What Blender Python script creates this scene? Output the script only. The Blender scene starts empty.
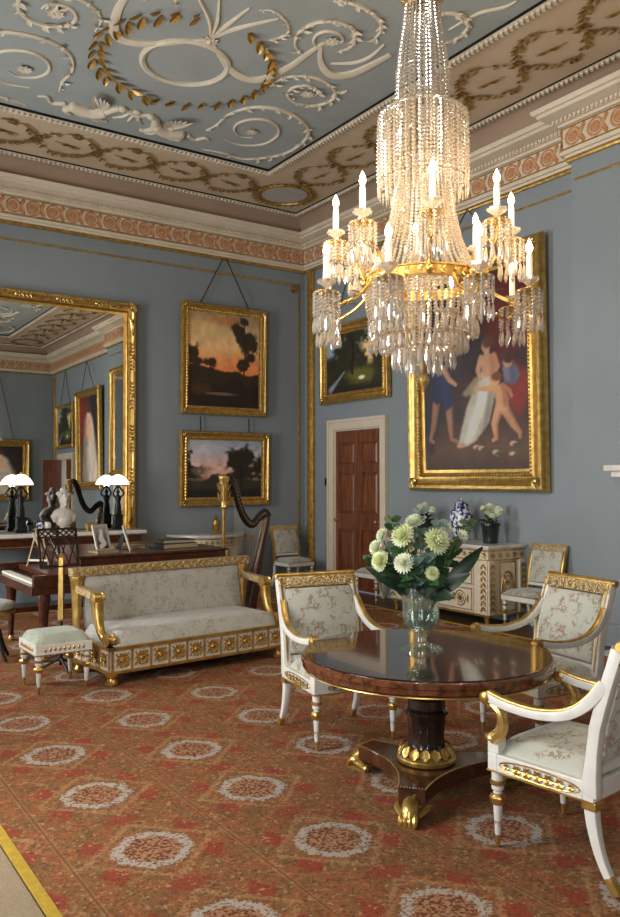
import bpy, bmesh, math, random
import numpy as np
from mathutils import Vector, Matrix, Euler
PI = math.pi
S = bpy.context.scene
COL = S.collection
random.seed(7)
rng = np.random.default_rng(11)

# ---------------------------------------------------------------- room numbers (metres, camera above the origin)
XW, XL = 7.36, -0.45          # chimney wall, window wall
YF, YB = 11.10, -3.20         # mirror wall, wall behind the camera
ZC = 5.89                     # ceiling
CX, CY = (XW + XL) / 2, (YF + YB) / 2
XB, YB0, YB1 = 7.11, 2.34, 5.56   # chimney breast

# ---------------------------------------------------------------- camera
cd = bpy.data.cameras.new('camera'); cam = bpy.data.objects.new('camera', cd); COL.objects.link(cam)
cam.location = (0, 0, 1.68)
cam.rotation_euler = (math.radians(90 + 1.47), 0, -math.radians(33.9))
cd.sensor_fit = 'VERTICAL'; cd.sensor_height = 36.0; cd.lens = 36.0 * 808 / 917
cd.clip_start = 0.05; cd.clip_end = 200
S.camera = cam

# ---------------------------------------------------------------- world, daylight, exposure
w = bpy.data.worlds.new('world'); S.world = w; w.use_nodes = True
w.node_tree.nodes['Background'].inputs[0].default_value = (0.75, 0.85, 1.0, 1)
w.node_tree.nodes['Background'].inputs[1].default_value = 1.0
WIN_Y = (-0.35, 3.95, 8.25); WIN_W = 1.5; WIN_Z0, WIN_Z1 = 0.45, 4.35
def area(name, loc, rot, sx, sy, power, col):
    l = bpy.data.lights.new(name, 'AREA'); l.shape = 'RECTANGLE'; l.size = sx; l.size_y = sy
    l.energy = power; l.color = col
    o = bpy.data.objects.new(name, l); COL.objects.link(o); o.location = loc; o.rotation_euler = rot
    return o
for wy, wp in zip(WIN_Y, (240, 330, 350)):
    area('window_daylight', (XL - 0.45, wy, (WIN_Z0 + WIN_Z1) / 2), (0, -PI / 2, 0), WIN_Z1 - WIN_Z0, WIN_W, wp, (1.0, 0.97, 0.93))
S.view_settings.view_transform = 'Standard'; S.view_settings.look = 'None'
S.view_settings.gamma = 1.0; S.view_settings.use_curve_mapping = False
S.view_settings.exposure = -0.06
S.cycles.max_bounces = 8; S.cycles.diffuse_bounces = 4; S.cycles.glossy_bounces = 4
S.cycles.transparent_max_bounces = 64; S.cycles.transmission_bounces = 6
S.cycles.caustics_reflective = False; S.cycles.caustics_refractive = False

# ---------------------------------------------------------------- materials
def lin(c):
    return tuple(((x / 255) / 12.92 if x / 255 <= 0.04045 else ((x / 255 + 0.055) / 1.055) ** 2.4) for x in c)
MATS = {}
def M(name, c1, c2=None, scale=6.0, rough=0.5, metal=0.0, bump=0.0, bscale=80.0, detail=4.0, lo=0.35, hi=0.65, stretch=None, spec=None, coat=0.0, bdist=0.01, emit=0.0, trans=0.0, ior=1.45):
    m = bpy.data.materials.new(name); m.use_nodes = True
    nt = m.node_tree; p = nt.nodes['Principled BSDF']
    p.inputs['Roughness'].default_value = rough; p.inputs['Metallic'].default_value = metal
    p.inputs['Base Color'].default_value = (*lin(c1), 1)
    if spec is not None: p.inputs['Specular IOR Level'].default_value = spec
    if coat: p.inputs['Coat Weight'].default_value = coat; p.inputs['Coat Roughness'].default_value = 0.08
    if trans: p.inputs['Transmission Weight'].default_value = trans; p.inputs['IOR'].default_value = ior
    if emit:
        p.inputs['Emission Color'].default_value = (*lin(c1), 1); p.inputs['Emission Strength'].default_value = emit
    tc = nt.nodes.new('ShaderNodeTexCoord'); mp = nt.nodes.new('ShaderNodeMapping')
    nt.links.new(tc.outputs['Object'], mp.inputs[0])
    if stretch: mp.inputs['Scale'].default_value = stretch
    if c2 is not None:
        n = nt.nodes.new('ShaderNodeTexNoise'); n.inputs['Scale'].default_value = scale; n.inputs['Detail'].default_value = detail
        nt.links.new(mp.outputs[0], n.inputs['Vector'])
        r = nt.nodes.new('ShaderNodeValToRGB'); r.color_ramp.elements[0].position = lo; r.color_ramp.elements[1].position = hi
        r.color_ramp.elements[0].color = (*lin(c1), 1); r.color_ramp.elements[1].color = (*lin(c2), 1)
        nt.links.new(n.outputs['Fac'], r.inputs[0]); nt.links.new(r.outputs[0], p.inputs['Base Color'])
    if bump:
        n2 = nt.nodes.new('ShaderNodeTexNoise'); n2.inputs['Scale'].default_value = bscale; n2.inputs['Detail'].default_value = 3
        nt.links.new(mp.outputs[0], n2.inputs['Vector'])
        b = nt.nodes.new('ShaderNodeBump'); b.inputs['Strength'].default_value = bump; b.inputs['Distance'].default_value = bdist
        nt.links.new(n2.outputs['Fac'], b.inputs['Height']); nt.links.new(b.outputs[0], p.inputs['Normal'])
    MATS[name] = m
    return m

M('wall_paint', (130, 138, 141), (136, 144, 147), 1.3, 0.62, bump=0.05, bscale=40)
M('ceiling_blue', (146, 151, 147), (153, 158, 154), 2.0, 0.8)
M('plaster', (212, 200, 178), (198, 186, 164), 4.0, 0.7)
M('plaster_pink', (226, 202, 184), (214, 188, 170), 4.0, 0.7)
M('border_pink', (200, 178, 148), (192, 168, 138), 2.0, 0.8)
M('cove_brown', (160, 136, 114), (152, 128, 106), 1.5, 0.85)
M('cream_paint', (216, 203, 180), (206, 192, 168), 3.0, 0.6)
M('terracotta', (180, 112, 74), (202, 152, 100), 14, 0.7)
M('gold', (212, 178, 104), (182, 142, 72), 14, 0.3, 0.8, bump=0.08, bscale=70)
M('gold_bright', (226, 194, 122), (196, 158, 84), 20, 0.26, 0.8, bump=0.08, bscale=60)
M('gold_leaf_dark', (188, 148, 72), (116, 84, 38), 16, 0.34, 0.5)
M('gold_carved', (234, 214, 166), (164, 126, 70), 70, 0.36, 0.7, bump=1.0, bscale=75, bdist=0.02)
M('mirror_glass', (236, 240, 238), rough=0.0, metal=1.0)
M('white_paint', (218, 215, 205), (206, 202, 190), 9, 0.32, spec=0.5)
M('white_marble', (222, 216, 206), (192, 186, 178), 5, 0.22, detail=8)
M('mahogany', (128, 72, 44), (88, 46, 26), 3.5, 0.34, stretch=(6, 6, 0.7), coat=0.3, detail=6)
M('mahogany_dark', (84, 36, 20), (46, 20, 12), 3.0, 0.3, stretch=(6, 1, 6), coat=0.3)
M('rosewood', (112, 64, 36), (58, 30, 18), 9.0, 0.16, stretch=(3, 3, 3), coat=0.6, detail=7)
M('rosewood_dark', (84, 46, 28), (44, 24, 16), 9.0, 0.2, coat=0.5, detail=7)
M('ebonised', (26, 20, 18), (40, 28, 22), 12, 0.2, coat=0.4)
M('table_gloss', (34, 22, 18), (52, 28, 18), 3.0, 0.03, coat=1.0)
M('bronze', (44, 46, 42), (24, 26, 26), 12, 0.35, 0.5)
M('iron', (44, 40, 38), rough=0.5, metal=0.6)
M('chain_metal', (70, 66, 60), rough=0.5, metal=0.7)
M('wax', (250, 240, 220), rough=0.5, spec=0.3, emit=0.45)  # slight emission stands in for flame light glowing through the candle tubes
M('flame', (255, 226, 178), emit=30.0)
M('lamp_glass', (255, 244, 224), rough=0.4, emit=2.6)
M('bust_marble', (206, 198, 186), (186, 176, 164), 8, 0.4)
M('porcelain', (220, 224, 230), (34, 52, 104), 22, 0.12, lo=0.47, hi=0.52, detail=2)
M('pot_dark', (34, 48, 44), (22, 30, 32), 9, 0.2)
M('leaf_green', (62, 92, 48), (36, 62, 34), 10, 0.42)
M('leaf_dark', (38, 62, 36), (22, 40, 26), 10, 0.35)
M('leaf_blue', (112, 134, 122), (84, 110, 100), 10, 0.5)
M('petal_green', (238, 240, 204), (222, 230, 168), 22, 0.55)
M('petal_white', (244, 244, 226), (228, 234, 196), 22, 0.55)
M('stem_green', (84, 116, 60), rough=0.5)
M('paper', (206, 198, 182), rough=0.7)
M('book_dark', (52, 54, 44), (36, 38, 34), 12, 0.6)
M('book_pages', (168, 152, 124), rough=0.8)
M('book_tan', (150, 126, 88), (120, 96, 64), 12, 0.6)
M('keys_ivory', (226, 220, 204), rough=0.3)
M('runner', (152, 134, 106), (138, 120, 94), 90, 0.95, bump=0.3, bscale=300)
M('binding_yellow', (184, 152, 46), (164, 132, 36), 30, 0.8)
M('floor_boards', (104, 74, 52), (82, 56, 38), 3, 0.45, stretch=(8, 0.6, 1))
M('soot', (22, 20, 20), rough=0.9)
M('glass_green', (206, 232, 220), rough=0.02, trans=1.0, ior=1.45)
M('water', (214, 236, 190), rough=0.0, trans=1.0, ior=1.33)

def mix_shader(name, parts):
    """parts: list of (node type, colour, roughness or None, weight)"""
    m = bpy.data.materials.new(name); m.use_nodes = True; nt = m.node_tree
    out = nt.nodes['Material Output']; nt.nodes.remove(nt.nodes['Principled BSDF'])
    cur, acc = None, 0.0
    for typ, col, rough, wt in parts:
        n = nt.nodes.new(typ); n.inputs['Color'].default_value = (*lin(col), 1)
        if rough is not None and 'Roughness' in n.inputs: n.inputs['Roughness'].default_value = rough
        acc += wt
        if cur is None: cur = n.outputs[0]
        else:
            mx = nt.nodes.new('ShaderNodeMixShader'); mx.inputs[0].default_value = wt / acc
            nt.links.new(cur, mx.inputs[1]); nt.links.new(n.outputs[0], mx.inputs[2]); cur = mx.outputs[0]
    nt.links.new(cur, out.inputs['Surface']); MATS[name] = m; return m
mix_shader('crystal', [('ShaderNodeBsdfTransparent', (255, 252, 246), None, 0.22), ('ShaderNodeBsdfGlossy', (255, 250, 242), 0.06, 0.42), ('ShaderNodeBsdfDiffuse', (250, 242, 230), None, 0.18), ('ShaderNodeBsdfTranslucent', (255, 242, 226), None, 0.18)])
mix_shader('window_glass', [('ShaderNodeBsdfTransparent', (250, 252, 255), None, 0.94), ('ShaderNodeBsdfGlossy', (255, 255, 255), 0.02, 0.06)])
mix_shader('vase_glass', [('ShaderNodeBsdfTransparent', (243, 249, 245), None, 0.76), ('ShaderNodeBsdfGlossy', (250, 252, 250), 0.05, 0.20), ('ShaderNodeBsdfDiffuse', (196, 212, 200), None, 0.04)])

def nodes_mat(name, rough=0.6):
    m = bpy.data.materials.new(name); m.use_nodes = True; MATS[name] = m
    nt = m.node_tree; p = nt.nodes['Principled BSDF']; p.inputs['Roughness'].default_value = rough
    return m, nt, p
class NG:
    """tiny wrapper for math node chains"""
    def __init__(s, nt): s.nt = nt
    def val(s, sock, x):
        if isinstance(x, (int, float)): sock.default_value = x
        else: s.nt.links.new(x, sock)
    def m(s, op, a, b=None, c=None):
        n = s.nt.nodes.new('ShaderNodeMath'); n.operation = op; s.val(n.inputs[0], a)
        if b is not None: s.val(n.inputs[1], b)
        if c is not None: s.val(n.inputs[2], c)
        return n.outputs[0]
    def step(s, x, a, b):
        n = s.nt.nodes.new('ShaderNodeMapRange'); n.interpolation_type = 'SMOOTHSTEP'
        s.val(n.inputs[0], x); s.val(n.inputs[1], a); s.val(n.inputs[2], b); return n.outputs[0]
    def noise(s, vec, scale, detail=3.0, out='Fac', dist=0.0):
        n = s.nt.nodes.new('ShaderNodeTexNoise'); n.inputs['Scale'].default_value = scale; n.inputs['Detail'].default_value = detail
        n.inputs['Distortion'].default_value = dist
        s.nt.links.new(vec, n.inputs['Vector']); return n.outputs[out]
    def mix(s, fac, a, b):
        n = s.nt.nodes.new('ShaderNodeMix'); n.data_type = 'RGBA'
        s.val(n.inputs[0], fac)
        for i, c in ((6, a), (7, b)):
            if isinstance(c, tuple): n.inputs[i].default_value = (*lin(c), 1)
            else: s.nt.links.new(c, n.inputs[i])
        return n.outputs[2]
def coords(nt):
    tc = nt.nodes.new('ShaderNodeTexCoord'); sp = nt.nodes.new('ShaderNodeSeparateXYZ')
    nt.links.new(tc.outputs['Object'], sp.inputs[0]); return tc.outputs['Object'], sp.outputs

# silk brocade with leafy sprigs
def silk(name, ground, figure, scale, thr=0.54):
    m, nt, p = nodes_mat(name, 0.5); g = NG(nt); v, _ = coords(nt)
    a = g.noise(v, scale, 5.0, dist=1.6); b = g.noise(v, scale * 0.35, 1.0)
    f = g.m('MULTIPLY', g.step(a, thr, thr + 0.05), g.step(b, 0.42, 0.56))
    col = g.mix(f, ground, figure)
    col = g.mix(g.m('MULTIPLY', g.noise(v, scale * 14, 1.0), 0.25), col, tuple(int(c * 0.78) for c in ground))
    nt.links.new(col, p.inputs['Base Color'])
    bp = nt.nodes.new('ShaderNodeBump'); bp.inputs['Strength'].default_value = 0.25; bp.inputs['Distance'].default_value = 0.006
    nt.links.new(f, bp.inputs['Height']); nt.links.new(bp.outputs[0], p.inputs['Normal'])
    p.inputs['Sheen Weight'].default_value = 0.25
silk('silk', (184, 184, 168), (148, 126, 100), 30, 0.49)
silk('silk_sofa', (182, 178, 166), (158, 150, 136), 26, 0.50)
silk('silk_green', (176, 182, 162), (156, 156, 130), 24, 0.5)

# the carpet: octagonal pale medallions in half-drop rows on a rust field, woven strips with thin seams
def carpet_mat():
    m, nt, p = nodes_mat('carpet', 0.95); g = NG(nt); v, xyz = coords(nt); x, y = xyz[0], xyz[1]
    sx, sy, X0, Y0 = 0.732, 0.750, 1.470, 3.462
    u = g.m('DIVIDE', g.m('SUBTRACT', x, X0), sx); ci = g.m('FLOOR', g.m('ADD', u, 0.5))
    par = g.m('MULTIPLY', g.m('MODULO', g.m('ADD', ci, 20), 2.0), 0.5)
    vv = g.m('ADD', g.m('DIVIDE', g.m('SUBTRACT', y, Y0), sy), par)
    fx = g.m('MULTIPLY', g.m('SUBTRACT', u, ci), sx)
    fy = g.m('MULTIPLY', g.m('SUBTRACT', vv, g.m('FLOOR', g.m('ADD', vv, 0.5))), sy)
    ax, ay = g.m('ABSOLUTE', fx), g.m('ABSOLUTE', fy)
    octo = g.m('MAXIMUM', g.m('MAXIMUM', ax, ay), g.m('MULTIPLY', g.m('ADD', ax, ay), 0.735))
    jag = g.m('MULTIPLY', g.m('SUBTRACT', g.noise(v, 55, 2.0), 0.5), 0.085)
    o = g.m('ADD', octo, jag)
    ring = g.m('MULTIPLY', g.step(o, 0.124, 0.136), g.m('SUBTRACT', 1.0, g.step(o, 0.170, 0.184)))
    inside = g.m('SUBTRACT', 1.0, g.step(o, 0.124, 0.130))
    n1 = g.noise(v, 26, 3.0); n2 = g.noise(v, 60, 2.0); n3 = g.noise(v, 9, 3.0); n4 = g.noise(v, 42, 2.0)
    col = g.mix(g.step(n3, 0.38, 0.62), (142, 86, 54), (126, 90, 56))
    mot = g.noise(v, 19, 2.0, dist=1.8)
    col = g.mix(g.m('MULTIPLY', g.step(mot, 0.56, 0.62), 0.7), col, (100, 74, 44))
    col = g.mix(g.m('MULTIPLY', g.m('SUBTRACT', 1.0, g.step(mot, 0.36, 0.42)), 0.6), col, (160, 116, 72))
    # red triangles round the medallions and between the rows
    tri = g.m('ADD', g.m('MULTIPLY', g.m('ABSOLUTE', g.m('SUBTRACT', ax, 0.225)), 1.25), g.m('MAXIMUM', g.m('SUBTRACT', 0.14, ay), g.m('MULTIPLY', g.m('SUBTRACT', ay, 0.14), 0.75)))
    red = g.m('MULTIPLY', g.m('SUBTRACT', 1.0, g.step(g.m('ADD', tri, jag), 0.07, 0.10)), 0.75)
    col = g.mix(red, col, (140, 56, 42))
    dm2 = g.m('ADD', g.m('ABSOLUTE', g.m('SUBTRACT', ay, 0.375)), g.m('MULTIPLY', ax, 0.8))
    col = g.mix(g.m('MULTIPLY', g.m('SUBTRACT', 1.0, g.step(g.m('ADD', dm2, jag), 0.07, 0.10)), 0.7), col, (138, 58, 44))
    # pale lattice lines and fine coloured flecks
    lat = g.m('ABSOLUTE', g.m('SUBTRACT', g.m('ADD', ax, ay), 0.30))
    col = g.mix(g.m('MULTIPLY', g.m('SUBTRACT', 1.0, g.step(g.m('ADD', lat, jag), 0.008, 0.03)), 0.4), col, (178, 140, 96))
    col = g.mix(g.m('MULTIPLY', g.step(n2, 0.54, 0.66), 0.7), col, (84, 58, 42))
    col = g.mix(g.m('MULTIPLY', g.step(n4, 0.60, 0.70), 0.5), col, (184, 158, 116))
    # medallion
    n5 = g.noise(v, 62, 2.0)
    core = g.mix(g.step(n5, 0.40, 0.60), (104, 58, 42), (164, 122, 88))
    col = g.mix(inside, col, core)
    pale = g.mix(g.step(g.noise(v, 58, 2.0), 0.52, 0.66), (172, 160, 146), (118, 88, 70))
    col = g.mix(g.m('MULTIPLY', ring, 0.92), col, pale)
    # seams between the woven strips
    ex = g.m('SUBTRACT', sx / 2, ax)
    col = g.mix(g.m('MULTIPLY', g.m('SUBTRACT', 1.0, g.step(ex, 0.012, 0.018)), 0.2), col, (176, 132, 88))
    col = g.mix(g.m('MULTIPLY', g.m('SUBTRACT', 1.0, g.step(ex, 0.003, 0.007)), 0.6), col, (84, 58, 40))
    nt.links.new(col, p.inputs['Base Color']); p.inputs['Specular IOR Level'].default_value = 0.15
    bp = nt.nodes.new('ShaderNodeBump'); bp.inputs['Strength'].default_value = 0.4; bp.inputs['Distance'].default_value = 0.01
    nt.links.new(g.noise(v, 160, 2.0), bp.inputs['Height']); nt.links.new(bp.outputs[0], p.inputs['Normal'])
carpet_mat()

# painted canvas: pigment stored on the mesh
def canvas_mat():
    m, nt, p = nodes_mat('oil_paint', 0.45); a = nt.nodes.new('ShaderNodeAttribute'); a.attribute_name = 'pigment'
    nt.links.new(a.outputs['Color'], p.inputs['Base Color'])
canvas_mat()

# ---------------------------------------------------------------- mesh builder
class MB:
    def __init__(s): s.v = []; s.f = []; s.T = Matrix()
    def add(s, vs, fs):
        b = len(s.v)
        for q in vs: s.v.append(tuple(s.T @ Vector(q)))
        for q in fs: s.f.append(tuple(b + i for i in q))
        return s
    def box(s, x0, x1, y0, y1, z0, z1):
        return s.add([(x0, y0, z0), (x1, y0, z0), (x1, y1, z0), (x0, y1, z0), (x0, y0, z1), (x1, y0, z1), (x1, y1, z1), (x0, y1, z1)],
                     [(0, 3, 2, 1), (4, 5, 6, 7), (0, 1, 5, 4), (1, 2, 6, 5), (2, 3, 7, 6), (3, 0, 4, 7)])
    def cbox(s, c, d, rz=0.0, rx=0.0, ry=0.0):
        T = s.T; s.T = T @ Matrix.Translation(c) @ Euler((rx, ry, rz)).to_matrix().to_4x4()
        s.box(-d[0] / 2, d[0] / 2, -d[1] / 2, d[1] / 2, -d[2] / 2, d[2] / 2); s.T = T; return s
    def frust(s, c0, w0, d0, c1, w1, d1):
        vs = []
        for c, a, b in ((c0, w0, d0), (c1, w1, d1)):
            vs += [(c[0] - a / 2, c[1] - b / 2, c[2]), (c[0] + a / 2, c[1] - b / 2, c[2]), (c[0] + a / 2, c[1] + b / 2, c[2]), (c[0] - a / 2, c[1] + b / 2, c[2])]
        return s.add(vs, [(0, 3, 2, 1), (4, 5, 6, 7), (0, 1, 5, 4), (1, 2, 6, 5), (2, 3, 7, 6), (3, 0, 4, 7)])
    def lathe(s, prof, n=16, c=(0, 0, 0), a0=0.0, a1=2 * PI, flute=0.0, nf=8, sy=1.0, caps=True):
        full = abs(a1 - a0 - 2 * PI) < 1e-6; k = n if full else n + 1
        vs = []
        for r, z in prof:
            for i in range(k):
                a = a0 + (a1 - a0) * i / n; rr = r * (1 + flute * math.cos(nf * a))
                vs.append((c[0] + rr * math.cos(a), c[1] + sy * rr * math.sin(a), c[2] + z))
        fs = []
        for j in range(len(prof) - 1):
            for i in range(n):
                i2 = (i + 1) % k if full else i + 1
                fs.append((j * k + i, j * k + i2, (j + 1) * k + i2, (j + 1) * k + i))
        if caps and prof[0][0] > 1e-5: fs.append(tuple(range(k))[::-1])
        if caps and prof[-1][0] > 1e-5: fs.append(tuple((len(prof) - 1) * k + i for i in range(k)))
        return s.add(vs, fs)
    def tube(s, path, r, n=8, closed=False, flat=1.0, up=None):
        P = [Vector(p) for p in path]; m = len(P)
        R = r if isinstance(r, (list, tuple)) else [r] * m
        vs = []; u = None
        for i in range(m):
            t = (P[(i + 1) % m] - P[i - 1]) if closed else (P[min(i + 1, m - 1)] - P[max(i - 1, 0)])
            if t.length < 1e-9: t = Vector((0, 0, 1))
            t.normalize()
            if up is not None: u = Vector(up) - t * t.dot(Vector(up))
            elif u is None:
                u = t.orthogonal()
            else: u = u - t * t.dot(u)
            if u.length < 1e-6: u = t.orthogonal()
            u.normalize(); w2 = t.cross(u)
            for k in range(n):
                a = 2 * PI * k / n
                vs.append(P[i] + u * (R[i] * flat * math.cos(a)) + w2 * (R[i] * math.sin(a)))
        fs = []
        for i in range(m if closed else m - 1):
            i2 = (i + 1) % m
            for k in range(n): fs.append((i * n + k, i * n + (k + 1) % n, i2 * n + (k + 1) % n, i2 * n + k))
        if not closed: fs += [tuple(range(n))[::-1], tuple((m - 1) * n + k for k in range(n))]
        return s.add(vs, fs)
    def sweep(s, path, wd, ht, up=(0, 0, 1), off=0.0):
        """rectangular bar; wd across, ht along up"""
        P = [Vector(p) for p in path]; m = len(P); vs = []
        W = wd if isinstance(wd, (list, tuple)) else [wd] * m
        H = ht if isinstance(ht, (list, tuple)) else [ht] * m
        for i in range(m):
            t = (P[min(i + 1, m - 1)] - P[max(i - 1, 0)]).normalized()
            sd = t.cross(Vector(up)).normalized(); u = sd.cross(t)
            c = P[i] + u * off
            for a, b in ((-1, -1), (1, -1), (1, 1), (-1, 1)): vs.append(c + sd * (a * W[i] / 2) + u * (b * H[i] / 2))
        fs = [(0, 1, 2, 3)[::-1], tuple(4 * (m - 1) + k for k in range(4))]
        for i in range(m - 1):
            for k in range(4): fs.append((4 * i + k, 4 * i + (k + 1) % 4, 4 * i + 4 + (k + 1) % 4, 4 * i + 4 + k))
        return s.add(vs, fs)
    def prism(s, poly, y0, y1):
        """outline in x,z extruded from y0 to y1"""
        n = len(poly)
        return s.add([(a, y0, b) for a, b in poly] + [(a, y1, b) for a, b in poly],
                     [tuple(range(n)), tuple(range(2 * n - 1, n - 1, -1))] + [(i, n + i, n + (i + 1) % n, (i + 1) % n) for i in range(n)])
    def prismz(s, poly, z0, z1):
        n = len(poly)
        return s.add([(a, b, z0) for a, b in poly] + [(a, b, z1) for a, b in poly],
                     [tuple(range(n))[::-1], tuple(range(n, 2 * n))] + [(i, (i + 1) % n, n + (i + 1) % n, n + i) for i in range(n)])
    def ball(s, c, r, n=10, m=6):
        r = r if isinstance(r, (tuple, list)) else (r, r, r); vs = [(c[0], c[1], c[2] - r[2])]
        for j in range(1, m):
            t = -PI / 2 + PI * j / m
            for i in range(n):
                a = 2 * PI * i / n
                vs.append((c[0] + r[0] * math.cos(t) * math.cos(a), c[1] + r[1] * math.cos(t) * math.sin(a), c[2] + r[2] * math.sin(t)))
        vs.append((c[0], c[1], c[2] + r[2])); fs = []
        for i in range(n): fs.append((0, 1 + (i + 1) % n, 1 + i))
        for j in range(m - 2):
            for i in range(n):
                a = 1 + j * n + i; b = 1 + j * n + (i + 1) % n; fs.append((a, b, b + n, a + n))
        L = len(vs) - 1
        for i in range(n): fs.append((L, 1 + (m - 2) * n + i, 1 + (m - 2) * n + (i + 1) % n))
        return s.add(vs, fs)
    def octa(s, c, rx, rz, rz2=None):
        rz2 = rz if rz2 is None else rz2
        return s.add([(c[0], c[1], c[2] + rz), (c[0] + rx, c[1], c[2]), (c[0], c[1] + rx, c[2]), (c[0] - rx, c[1], c[2]), (c[0], c[1] - rx, c[2]), (c[0], c[1], c[2] - rz2)],
                     [(0, 1, 2), (0, 2, 3), (0, 3, 4), (0, 4, 1), (5, 2, 1), (5, 3, 2), (5, 4, 3), (5, 1, 4)])
    def leaf(s, b, d, nrm, L, W, fold=0.25, curl=0.0, seg=3):
        b = Vector(b); d = Vector(d).normalized(); nrm = Vector(nrm); sd = d.cross(nrm).normalized(); up = sd.cross(d)
        vs = []; 
        for i in range(seg + 1):
            t = i / seg; wv = W * 0.5 * math.sin(PI * min(0.97, 0.06 + t * 0.94)) ** 0.8
            c = b + d * (L * t * (1 - 0.25 * abs(curl) * t)) + up * (-curl * L * t * t)
            vs += [c - sd * wv + up * (fold * wv), c, c + sd * wv + up * (fold * wv)]
        fs = []
        for i in range(seg):
            for k in range(2): a = 3 * i + k; fs.append((a, a + 1, a + 4, a + 3))
        return s.add(vs, fs)
    def mesh(s, name, mat, smooth=False, bevel=0.0):
        me = bpy.data.meshes.new(name); me.from_pydata(s.v, [], s.f)
        bm = bmesh.new(); bm.from_mesh(me)
        bmesh.ops.recalc_face_normals(bm, faces=bm.faces)
        if bevel:
            es = [e for e in bm.edges if len(e.link_faces) == 2 and e.calc_face_angle(0) > 0.6]
            bmesh.ops.bevel(bm, geom=es, offset=bevel, segments=2, affect='EDGES', profile=0.5)
        bm.to_mesh(me); bm.free()
        if smooth:
            for p in me.polygons: p.use_smooth = True
            if smooth != 'all':
                me.set_sharp_from_angle(angle=math.radians(38))
        me.materials.append(MATS[mat]); return me
    def build(s, name, mat, parent=None, smooth=True, bevel=0.0, loc=None, rz=None):
        return link(name, s.mesh(name, mat, smooth, bevel), parent, loc, rz)
def link(name, me, parent=None, loc=None, rz=None, rot=None):
    o = bpy.data.objects.new(name, me); COL.objects.link(o); o.parent = parent
    if loc is not None: o.location = loc
    if rz is not None: o.rotation_euler = (0, 0, rz)
    if rot is not None: o.rotation_euler = rot
    return o
def tag(o, label, cat, group=None):
    o['label'] = label; o['category'] = cat
    if group: o['group'] = group
    return o
def thing(name, label, cat, loc=(0, 0, 0), rz=0.0, group=None):
    o = bpy.data.objects.new(name, None); COL.objects.link(o); o.location = loc; o.rotation_euler = (0, 0, rz); o.empty_display_size = 0.1
    return tag(o, label, cat, group)
def struct(o): o['kind'] = 'structure'; return o
CH = {}
def copy_tree(o, parent=None):
    c = o.copy(); COL.objects.link(c); c.parent = parent
    for ch in o.children: copy_tree(ch, c)
    return c
def bez(p, n=12):
    """Catmull-Rom through points"""
    P = [Vector(q) for q in p]; out = []
    for i in range(len(P) - 1):
        a, b, c, d = P[max(i - 1, 0)], P[i], P[i + 1], P[min(i + 2, len(P) - 1)]
        for k in range(n):
            t = k / n
            out.append(0.5 * ((2 * b) + (c - a) * t + (2 * a - 5 * b + 4 * c - d) * t * t + (3 * b - a - 3 * c + d) * t ** 3))
    out.append(P[-1]); return out
def lerps(vals, n):
    out = []
    for i in range(n):
        x = i / (n - 1) * (len(vals) - 1); k = min(int(x), len(vals) - 2); out.append(vals[k] + (vals[k + 1] - vals[k]) * (x - k))
    return out
# ================================================================ THE ROOM
def inset(poly, p):
    out = []; n = len(poly)
    for i in range(n):
        a, b, c = Vector(poly[i - 1]), Vector(poly[i]), Vector(poly[(i + 1) % n])
        e1 = (b - a).normalized(); e2 = (c - b).normalized()
        n1 = Vector((-e1.y, e1.x)); n2 = Vector((-e2.y, e2.x))
        out.append(b + (n1 + n2) * (p / (1 + n1.dot(n2))))
    return out
def run_profile(mb, poly, prof):
    n = len(poly); vs = []
    for p, z in prof: vs += [(q.x, q.y, z) for q in inset(poly, p)]
    fs = []
    for j in range(len(prof) - 1):
        for i in range(n): i2 = (i + 1) % n; fs.append((j * n + i, j * n + i2, (j + 1) * n + i2, (j + 1) * n + i))
    return mb.add(vs, fs)
ROOM = [(XL, YB), (XW, YB), (XW, YF), (XL, YF)]
ROOMB = [(XL, YB), (XW, YB), (XW, YB0), (XB, YB0), (XB, YB1), (XW, YB1), (XW, YF), (XL, YF)]

struct(MB().box(XL - 0.6, XW + 0.4, YB - 0.4, YF + 0.4, -0.2, 0).build('floor', 'floor_boards', smooth=False))
wl = struct(MB().box(XL - 0.4, XW + 0.3, YF, YF + 0.3, 0, ZC + 0.1).build('wall_left', 'wall_paint', smooth=False))
struct(MB().box(XL - 0.4, XW + 0.3, YB - 0.3, YB, 0, ZC + 0.1).build('wall_back', 'wall_paint', smooth=False))
# chimney wall with the door opening and the projecting breast
DY0, DY1, DZ = 9.09, 10.24, 2.44
m = MB()
m.box(XW, XW + 0.3, YB, 2 * CY - DY1, 0, ZC + 0.1); m.box(XW, XW + 0.3, 2 * CY - DY0, DY0, 0, ZC + 0.1); m.box(XW, XW + 0.3, 2 * CY - DY1, 2 * CY - DY0, DZ, ZC + 0.1); m.box(XW, XW + 0.3, DY1, YF, 0, ZC + 0.1); m.box(XW, XW + 0.3, DY0, DY1, DZ, ZC + 0.1)
wr = struct(m.build('wall_right', 'wall_paint', smooth=False))
m = MB(); OY0, OY1, OZ = 3.45, 4.45, 1.0
m.box(XB, XW, YB0, OY0, 0, ZC); m.box(XB, XW, OY1, YB1, 0, ZC); m.box(XB, XW, OY0, OY1, OZ, ZC)
m.build('chimney_breast', 'wall_paint', wr, smooth=False)
MB().box(XW - 0.012, XW, OY0, OY1, 0.0, OZ).build('fireback', 'soot', wr, smooth=False)
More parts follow.
